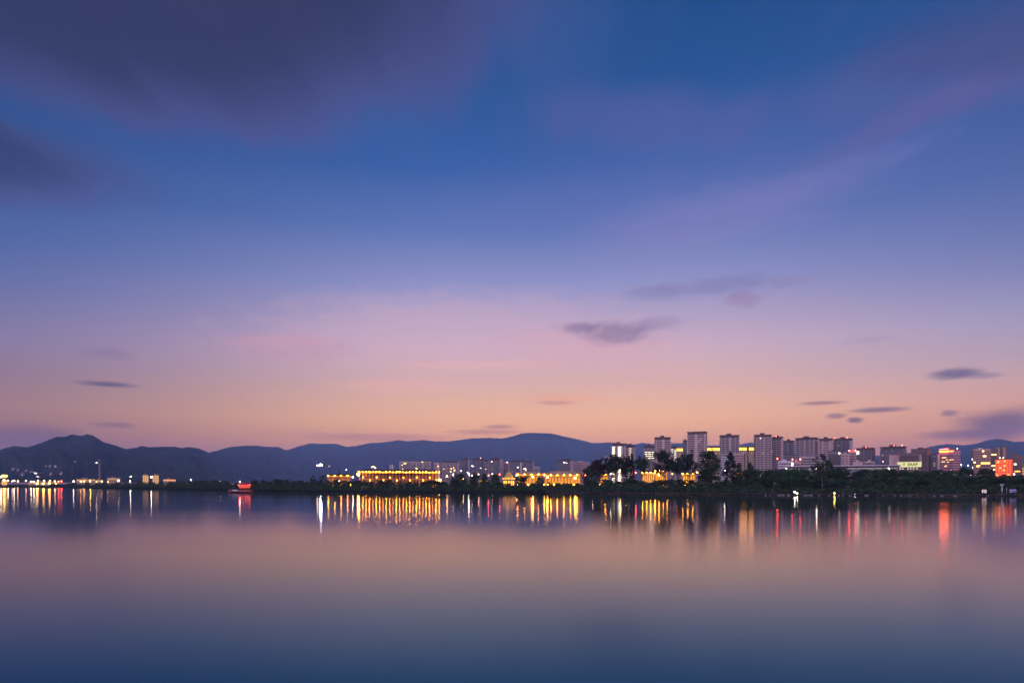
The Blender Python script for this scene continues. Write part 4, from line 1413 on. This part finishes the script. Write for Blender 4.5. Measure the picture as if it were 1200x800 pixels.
for px, p0, lab, wd in ((1174.2, 567.2, 'white gauge post standing at the right bank', .30), (1179.6, 571, 'thin grey pole between the gauge post and the mauve sign', .08)):
    D_ = shore(px) + 4
    r0 = empty('gauge_post' if wd > .2 else 'thin_pole', (X(px, D_), D_, .8), 0, lab, 'post')
    h_ = Z(p0, D_) - .8
    MB().tube([(0, 0, -.8), (0, 0, h_)], [wd, wd * .8], 8).build('shaft', M_WHITE, r0)
    if wd > .2:
        for k in range(5):
            MB().lathe([(wd + .02, h_ * (.15 + k * .18)), (wd + .02, h_ * (.22 + k * .18))], 8, 0, 0).build('band', M_DARKMETAL, r0)
        MB().box(-.7, .7, -.08, .08, h_ - .25, h_ + .05).build('crossbar', M_WHITE, r0)
D_ = shore(1187) + 3
r0 = empty('bank_sign', (X(1187, D_), D_, .6), 0, 'long low mauve sign board on the bank at the right edge', 'sign board')
zc = Z(575.0, D_) - .6
bw = 8 / F * D_
for s in (-1, 1):
    MB().tube([(s * bw * .4, .05, -.8), (s * bw * .4, .05, zc)], [.06, .06]).build('leg', M_METAL, r0)
MB().box(-bw / 2, bw / 2, -.05, .04, zc - .55, zc + .55).build('board', mat('mauve_paint', (.42, .34, .62), .6, .15, .8), r0)
MB().box(-bw * .42, bw * .42, -.09, -.052, zc - .12, zc + .12).build('marking', M_SLATE, r0)

# ------------------------------------------------------------------ the red lit tour boat
D_ = 330
bt = empty('tour_boat', (X(282, D_), D_, 0), math.radians(6), 'red lit tour boat lying off the dark tree belt', 'boat')
Lb = 27 / F * D_
hull = []
NS = 14
hv_, hf_ = [], []
for i in range(NS + 1):
    u = i / NS
    x = (u - .5) * Lb
    wdt = 1.7 * (math.sin(math.pi * min(1, max(0, .12 + .83 * u))) ** .55)
    if i == 0:
        wdt = .25
    sheer = 1.0 + .7 * (2 * u - 1) ** 4 + (.35 if u < .15 else 0)
    for (yy, zz) in ((-wdt, sheer), (-wdt * .92, .45), (-wdt * .5, -.35), (0, -.5), (wdt * .5, -.35), (wdt * .92, .45), (wdt, sheer)):
        hv_.append((x, yy, zz))
for i in range(NS):
    for k in range(6):
        a_ = i * 7 + k
        hf_.append((a_, a_ + 7, a_ + 8, a_ + 1))
    hf_.append((i * 7, i * 7 + 6, (i + 1) * 7 + 6, (i + 1) * 7))
hf_.append(tuple(range(7)))
hf_.append(tuple(NS * 7 + k for k in range(6, -1, -1)))
hb = MB()
hb._add(hv_, hf_)
hb.build('hull', mat('red_hull_paint', (.13, .02, .02), .5, .2, .5), bt)
MB().box(-Lb * .48, Lb * .46, -1.78, -1.70, .78, .92).build('rub_rail', M_GREY, bt)
x0, x1 = -.5, Lb * .42
MB().box(x0, x1, -1.25, 1.25, .9, 1.7).build('cabin', mat('red_cabin', (.24, .03, .025), .6), bt)
for k in range(6):
    for s in (-1, 1):
        MB().tube([(x0 + .1 + k * (x1 - x0 - .2) / 5, s * 1.2, 1.65), (x0 + .1 + k * (x1 - x0 - .2) / 5, s * 1.2, 3.9)], [.06, .06]).build('post', MATS['red_cabin'], bt)
rf = hip_roof(x1 - x0, 2.5, 1.0, .35, over=.45).build('roof', mat('red_roof', (.32, .05, .04), .7), bt)
rf.location = ((x0 + x1) / 2, 0, 4.0)
for k in range(5):
    MB().box(-.36, .36, -.07, .07, -.35, .35).build('window_light', glow('boat_red_light', (1.0, .09, .045), 1.3), bt, (x0 + .5 + k * (x1 - x0 - 1.0) / 4, -1.1, 2.75))
for k in range(6):
    MB().lathe([(.04, -.22), (.16, -.12), (.18, 0), (.14, .14), (.04, .2)], 8).build('lantern', glow('boat_lantern_light', (1, .05, .03), 30), bt, (x0 + .1 + k * (x1 - x0 - .2) / 5, -1.5, 3.72))
MB().tube([(-.3, 0, 3.5), (-.3, 0, 5.3)], [.06, .05]).build('mast', M_METAL, bt)
MB().lathe([(.05, -.3), (.26, -.12), (.28, .1), (.05, .3)], 8).build('mast_lamp', glow('boat_mast_light', (1, .72, .68), 26), bt, (-.3, -.1, 5.4))
MB().box(-Lb * .40, -Lb * .12, -.9, .9, 1.0, 1.55).build('bow_bench', M_WHITE, bt)
# ------------------------------------------------------------------ trees
def leaf_mat(name, a, b):
    m = bpy.data.materials.new(name)
    m.use_nodes = True
    t = NT(m.node_tree)
    p = t.n['Principled BSDF']
    g = t.new('ShaderNodeNewGeometry')
    n = t.noise(V(t, g.outputs['Position']), 0.45, 3.0, 0.6)
    r = V(t, g.outputs['Random Per Island'])
    t.put(p.inputs['Base Color'], t.mixc(t.smooth(n * 0.6 + r * 0.4, 0.3, 0.7), a + (1,), b + (1,)))
    p.inputs['Roughness'].default_value = 0.75
    p.inputs['Specular IOR Level'].default_value = 0.05
    return m


L_DARK = leaf_mat('dark_leaves', (0.030, 0.052, 0.030), (0.066, 0.104, 0.052))
L_GREEN = leaf_mat('green_leaves', (0.040, 0.090, 0.046), (0.080, 0.140, 0.066))
L_GUM = leaf_mat('eucalyptus_leaves', (0.024, 0.038, 0.028), (0.054, 0.076, 0.050))
L_RED = leaf_mat('russet_leaves', (0.032, 0.019, 0.017), (0.062, 0.036, 0.028))
M_BARK = mat('bark', (0.10, 0.08, 0.065), .9, .35, 1.5)
M_PALEBARK = mat('pale_bark', (0.30, 0.26, 0.23), .85, .3, 1.5)


def leaves(cl, size, per, rng, flat=1.0):
    """cl: clumps (x, y, z, rx, rz); returns vertex and face lists of leaf sprays"""
    vs, fs = [], []
    for (x, y, z, rx, rz) in cl:
        for _ in range(per):
            while True:
                p = Vector((rng.uniform(-1, 1), rng.uniform(-1, 1), rng.uniform(-1, 1)))
                if 0.25 < p.length < 1:
                    break
            p *= (p.length ** -.45)
            c = Vector((x + p.x * rx, y + p.y * rx, z + p.z * rz))
            d = Vector((rng.gauss(0, 1), rng.gauss(0, 1), rng.gauss(0, .7))).normalized()
            e = d.cross(Vector((rng.gauss(0, 1), rng.gauss(0, 1), rng.gauss(0, 1)))).normalized()
            s = size * rng.uniform(.6, 1.35)
            b = len(vs)
            vs += [c - d * s, c + e * s * .42, c + d * s, c - e * s * .42]
            fs.append((b, b + 1, b + 2, b + 3))
    return vs, fs


def proto(kind, seed):
    """(trunk mesh, crown mesh) of a tree one unit tall and about one unit wide; real proportions come with the scale"""
    rng = random.Random(seed)
    H, Wd = 16.0, 12.0
    cl, limbs = [], []
    per, size = 26, .55
    if kind == 'round':
        for _ in range(90):
            a_, r_, zz = rng.uniform(0, 6.28), rng.random() ** .5, rng.uniform(-1, 1)
            k = math.sqrt(max(0, 1 - zz * zz * .9)) * (1.0 if zz > -.2 else .85)
            k *= .78 + .3 * noise.noise(Vector((math.cos(a_) * 1.3, math.sin(a_) * 1.3, zz * 2 + seed)))
            cl.append((math.cos(a_) * r_ * k * Wd * .46, math.sin(a_) * r_ * k * Wd * .46, H * .54 + zz * H * .40, rng.uniform(.9, 1.7), rng.uniform(.8, 1.4)))
        limbs = [(0, H * .5, .42)]
    elif kind == 'gum':
        per, size = 30, .50
        for i in range(13):
            a_ = rng.uniform(0, 6.28)
            rr = rng.uniform(.05, .46) * Wd
            top = H * rng.uniform(.52, .93)
            x, y = math.cos(a_) * rr, math.sin(a_) * rr
            limbs.append((x, y, top))
            for _ in range(9):
                cl.append((x + rng.gauss(0, 1.1), y + rng.gauss(0, 1.1), top + rng.gauss(-.2, 1.0), rng.uniform(.7, 1.5), rng.uniform(.5, 1.1)))
        for _ in range(6):
            cl.append((rng.gauss(0, .9), rng.gauss(0, .9), H * rng.uniform(.86, .97), 1.1, .8))
    elif kind == 'cone':
        for _ in range(80):
            zz = rng.random() ** 1.25
            a_, k = rng.uniform(0, 6.28), (1 - zz) ** .75 * .46 * Wd * rng.uniform(.4, 1.0)
            cl.append((math.cos(a_) * k, math.sin(a_) * k, H * (.12 + .85 * zz), rng.uniform(.7, 1.4), rng.uniform(.6, 1.1)))
    elif kind == 'flat':
        per = 28
        for _ in range(60):
            a_, r_ = rng.uniform(0, 6.28), rng.random() ** .5
            cl.append((math.cos(a_) * r_ * Wd * .46, math.sin(a_) * r_ * Wd * .46, H * (.86 - .24 * r_ ** 2 + rng.uniform(-.12, .07)), rng.uniform(.8, 1.5), rng.uniform(.5, .9)))
        limbs = [(-3, 1, H * .72), (3.2, -.6, H * .7), (.3, 2.5, H * .74), (.4, -2.2, H * .8)]
    elif kind == 'thin':
        per, size = 17, .55
        for _ in range(60):
            zz = rng.random()
            a_, k = rng.uniform(0, 6.28), Wd * .50 * math.sin(.5 + zz * 2.3) * rng.random() ** .4
            cl.append((math.cos(a_) * k, math.sin(a_) * k, H * (.52 + .46 * zz), rng.uniform(.6, 1.3), rng.uniform(.5, .9)))
        limbs = [(-2.6, .5, H * .74), (2.4, .3, H * .8), (.4, -1.6, H * .86)]
    vs, fs = leaves(cl, size, per, rng)
    cm = bpy.data.meshes.new(kind + '_crown')
    cm.from_pydata([tuple(v) for v in vs], [], fs)
    t = MB()
    lean = rng.uniform(-.5, .5)
    topz = H * (.55 if kind in ('gum', 'flat') else .75 if kind == 'thin' else .8)
    t.tube([(0, 0, -.8), (lean * .3, 0, H * .2), (lean * .7, .2, H * .45), (lean, .2, topz)], [.42, .33, .25, .12], 7)
    for lb in limbs:
        if len(lb) == 3 and kind != 'round':
            x, y, z = lb
            z0 = rng.uniform(.22, .45) * H if kind != 'thin' else .58 * H
            t.tube([(lean * .5, .1, z0), (x * .55 + lean * .3, y * .55, z0 + (z - z0) * .5), (x, y, z)], [.2, .13, .06], 5)
    if kind == 'round':
        for i in range(5):
            a_ = i * 1.3 + seed
            t.tube([(0, 0, H * .3), (math.cos(a_) * 2, math.sin(a_) * 2, H * .5), (math.cos(a_) * 3.8, math.sin(a_) * 3.8, H * .68)], [.18, .12, .05], 5)
    tm = t.mesh(kind + '_trunk', M_BARK)
    return tm, cm


PROTO = {}


def tree(name, label, px, ptop, width, D, kind, seed, leaf, group=None, bark=None, base=None, pbase=None):
    key = (kind, seed, leaf.name, (bark or M_BARK).name)
    if key not in PROTO:
        tm, cm = proto(kind, seed)
        cm.materials.append(leaf)
        if bark:
            tm.materials[0] = bark
        PROTO[key] = (tm, cm)
    tm, cm = PROTO[key]
    g0 = (GROUND - .2 if D - shore(px) > 60 else .9) if base is None else base
    if pbase is not None:
        g0 = Z(pbase, D)
    h = Z(ptop, D) - g0
    r = empty(name, (X(px, D), D, g0), _trng.uniform(0, 6.28), label, 'tree', group)
    wm = width / F * D
    link('trunk', tm, r)
    link('crown', cm, r)
    wm *= 1.18 if kind in ('round', 'gum', 'cone') else 1.0
    r.scale = (wm / 12.0, wm / 12.0, h / 16.0)
    return r


_trng = random.Random(5)

# the eucalyptus stand and the trees one can tell apart
TT = [
    ('broadleaf_tree', 'dark round dense tree at the left end of the tall stand beside the gold halls', 692, 548.5, 23, 345, 'round', 1, L_DARK),
    ('russet_tree', 'reddish brown loose crowned tree behind the dark round tree', 702, 538, 24, 440, 'gum', 2, L_RED),
    ('eucalyptus_tree', 'broad eucalyptus with drooping left side in front of the lit twin tower', 721, 533.5, 22, 350, 'gum', 3, L_GUM),
    ('eucalyptus_tree', 'eucalyptus with open crown and pale gaps right of the broad drooping one', 736, 536, 15, 355, 'gum', 4, L_GUM),
    ('eucalyptus_tree', 'slender pointed eucalyptus reaching highest before the lit twin tower', 740.5, 531.5, 9, 365, 'cone', 5, L_GUM),
    ('eucalyptus_tree', 'tall dark ragged eucalyptus between the twin tower and the bright yellow pavilions', 750, 533.5, 14, 350, 'gum', 6, L_DARK),
    ('eucalyptus_tree', 'twisted eucalyptus before the tall cream tower, right of the bright yellow pavilions', 780, 529.5, 20, 355, 'gum', 7, L_GUM),
    ('eucalyptus_tree', 'sparse eucalyptus between the twisted one and the tallest tower', 795, 535.5, 14, 360, 'gum', 8, L_GUM),
    ('eucalyptus_tree', 'thin eucalyptus with lopsided top at the foot of the tallest tower', 808, 530.5, 15, 365, 'gum', 9, L_GUM),
    ('broadleaf_tree', 'largest dense dark tree with a broad dome crown under the tallest tower', 830, 526.5, 33, 340, 'round', 10, L_DARK),
    ('eucalyptus_tree', 'conical loose tree before the white banded podium', 856, 528.5, 22, 350, 'cone', 11, L_GUM),
    ('broadleaf_tree', 'small dark tree left of the pole mast', 866.5, 541, 10, 370, 'round', 12, L_DARK),
    ('broadleaf_tree', 'small round tree at the foot of the pole mast', 879, 541, 11, 380, 'round', 1, L_DARK),
    ('thin_tree', 'tall thin tree with pale bare trunk standing alone near the bank', 963.5, 532.5, 27, 262, 'thin', 14, L_DARK),
    ('umbrella_tree', 'flat umbrella crowned dark tree right of the red topped tower', 1131.5, 545.5, 19, 400, 'flat', 15, L_DARK),
    ('umbrella_tree', 'second flat crowned dark tree left of the red lit block', 1156, 547, 20, 395, 'flat', 16, L_DARK),
    ('broadleaf_tree', 'dark bushy tree rising above the belt right of the colonnade', 538, 554, 20, 385, 'round', 12, L_DARK),
    ('broadleaf_tree', 'dark tree under the slate tower pair, beside the orange tea house', 556.5, 555, 10, 390, 'gum', 4, L_DARK),
    ('broadleaf_tree', 'rounded dark tree right of the orange tea house', 567.5, 553.8, 9, 400, 'round', 10, L_DARK),
    ('broadleaf_tree', 'rounded dark tree left of the gold domed pavilion', 580, 555, 12, 395, 'round', 1, L_DARK),
    ('broadleaf_tree', 'dark tree in front of the left end of the gold halls', 611, 557.5, 12, 385, 'gum', 6, L_DARK),
    ('broadleaf_tree', 'dark tree between the two tall yellow lamps', 633, 558, 12, 375, 'round', 12, L_GREEN),
    ('palm_like_tree', 'thin palm like tree left of two standing clear of the far belt', 367, 556.8, 8, 440, 'thin', 14, L_DARK),
    ('palm_like_tree', 'thin palm like tree right of two standing clear of the far belt', 378.5, 556.5, 8, 440, 'thin', 17, L_DARK),
]
for (nm, lab, px, pt, wd, D, kd, sd, lf) in TT:
    bk = M_PALEBARK if nm in ('eucalyptus_tree',) else None
    tree(nm, lab, px, pt, wd, D, kd, sd, lf, bark=bk)

# the belts: rounded trees in stretches nobody could tell apart
BELTS = [
    # px range, step, top row (start, end), jitter, width range, extra distance range, label, group, leaf list
    (62, 268, 8.5, 566.8, 562.2, .9, (7, 13), (18, 60), 'small dark tree in the low far belt left of the red boat', 'far belt left of the boat'),
    (300, 416, 9, 562.3, 562.8, 1.6, (10, 16), (15, 60), 'dark tree in the shore belt between the red boat and the colonnade', 'belt between boat and colonnade'),
    (420, 518, 8.5, 563.2, 563.6, 1.6, (9, 15), (15, 50), 'dark tree in the shore belt in front of the golden colonnade', 'belt before the colonnade'),
    (522, 604, 9, 563.0, 565.0, 2.0, (10, 17), (14, 50), 'dark tree in the shore belt under the grey apartment row', 'belt under the apartment row'),
    (606, 684, 9, 565.2, 565.0, 1.6, (9, 15), (12, 50), 'dark shore tree in front of the gold halls', 'belt before the gold halls'),
    (690, 872, 9, 564.0, 562.0, 2.6, (12, 20), (10, 38), 'low dark tree at the foot of the eucalyptus stand', 'undergrowth trees of the eucalyptus stand'),
    (878, 1122, 11, 548.6, 551.4, 1.8, (19, 29), (60, 100), 'dark green rounded tree in the back row of the right shore belt', 'back row of the right belt'),
    (884, 1204, 12, 560.0, 560.8, 2.2, (18, 28), (28, 52), 'dark green rounded tree in the front row of the right shore belt', 'front row of the right belt'),
    (1120, 1212, 11, 558.0, 555.5, 1.6, (16, 24), (60, 95), 'dark tree of the belt below the towers at the far right', 'belt below the far right towers'),
]
kinds = [('round', 1), ('round', 10), ('round', 12), ('round', 18), ('gum', 3), ('round', 19)]
for (p0, p1, st, t0, t1, jit, wr, dr_, lab, grp) in BELTS:
    px = p0
    while px < p1:
        u = (px - p0) / (p1 - p0)
        q = px + _trng.uniform(-.3, .3) * st
        kd, sd = kinds[_trng.randrange(len(kinds))]
        lf = L_GREEN if (p0 > 870 and _trng.random() < .6) or _trng.random() < .2 else L_DARK
        D = shore(q) + _trng.uniform(*dr_)
        tree('shore_tree', lab, q, t0 + (t1 - t0) * u + _trng.uniform(-jit, jit), _trng.uniform(*wr), D, kd, sd, lf, grp)
        px += st * _trng.uniform(.8, 1.2)

# ------------------------------------------------------------------ shoreline scrub that nobody could count
SCR = [(-700, 569.0), (0, 568.6), (60, 568.4), (110, 567.6), (160, 566.5), (250, 566), (300, 567), (400, 568), (500, 568.5), (600, 569), (690, 568), (760, 566.5), (860, 567.5), (880, 570),
       (905, 573), (960, 574), (990, 571), (1040, 570), (1200, 569), (1500, 566)]
rng = random.Random(21)
cl = []
px = -420
while px < 1440:
    S = shore(px)
    for row in (4, 9, 15):
        if 905 < px < 985 and row < 9:
            continue
        q = px + rng.uniform(-3, 3)
        D = shore(q) + row * rng.uniform(.8, 1.2)
        hgt = max(.8, (Z(lerp(SCR, q), D) - .8) * (0.45 + .2 * row / 5) * rng.uniform(.7, 1.15))
        hgt = min(hgt, 5.5)
        for k in range(max(1, int(hgt / 1.1))):
            cl.append((X(q, D) + rng.uniform(-.6, .6), D + rng.uniform(-.8, .8), .5 + .07 * row + hgt * (k + .35) / max(1, int(hgt / 1.1)) * .9, rng.uniform(1.0, 1.9), rng.uniform(.6, 1.0)))
    px += max(1.5, 1.7 / S * F * .62)
vs, fs = leaves(cl, .46, 24, rng)
sm = bpy.data.meshes.new('scrub')
sm.from_pydata([tuple(v) for v in vs], [], fs)
sm.materials.append(L_DARK)
so_ = link('shoreline_scrub', sm)
tag(so_, 'dark tangled scrub along the whole far waterline', 'scrub', None, 'stuff')
# reeds and sedge at the waterline of the right bank
rng = random.Random(33)
vs, fs = [], []
for _ in range(7000):
    q = rng.uniform(640, 1300)
    if 925 < q < 938 or 1150 < q < 1158:
        continue
    D = shore(q) + rng.uniform(.2, 4.5)
    x, z0 = X(q, D), .15 + .05 * (D - shore(q))
    hh = rng.uniform(.25, .8)
    dx_ = rng.uniform(-.18, .18)
    b = len(vs)
    vs += [(x - .05, D, z0 - .2), (x + .05, D, z0 - .2), (x + dx_, D + rng.uniform(-.15, .15), z0 + hh)]
    fs.append((b, b + 1, b + 2))
rm = bpy.data.meshes.new('reeds')
rm.from_pydata(vs, [], fs)
rm.materials.append(leaf_mat('dry_reeds', (.10, .075, .055), (.17, .12, .09)))
tag(link('reeds', rm), 'dull brown sedge along the right bank waterline', 'reeds', None, 'stuff')

# stones along the right waterline
M_ROCK = mat('shore_stone', (0.20, 0.18, 0.18), .9, .35, 1.2)
ROCKS = []
for k in range(5):
    rr_ = random.Random(90 + k)
    bm = bmesh.new()
    bmesh.ops.create_icosphere(bm, subdivisions=2, radius=1.0)
    for v in bm.verts:
        n_ = 1 + .45 * noise.noise(v.co * 1.1 + Vector((k * 9.0, 0, 0))) + .18 * noise.noise(v.co * 2.7 + Vector((0, k * 5.0, 0)))
        v.co = Vector((v.co.x * n_ * 1.25, v.co.y * n_, v.co.z * n_ * .55))
    rm2 = bpy.data.meshes.new('shore_rock')
    bm.to_mesh(rm2)
    bm.free()
    rm2.materials.append(M_ROCK)
    ROCKS.append(rm2)
rr_ = random.Random(4)
for k in range(34):
    q = rr_.choice([rr_.uniform(885, 960), rr_.uniform(965, 1075), rr_.uniform(1085, 1195)])
    D = shore(q) + rr_.uniform(-.6, 1.2)
    s_ = rr_.uniform(.22, .6)
    o = link('shore_rock', ROCKS[k % 5], None, (X(q, D), D, .08), rr_.uniform(0, 6.2))
    o.scale = (s_ * rr_.uniform(.9, 1.6), s_, s_)
    tag(o, 'grey stone at the waterline of the right bank', 'rock', 'stones along the right waterline')
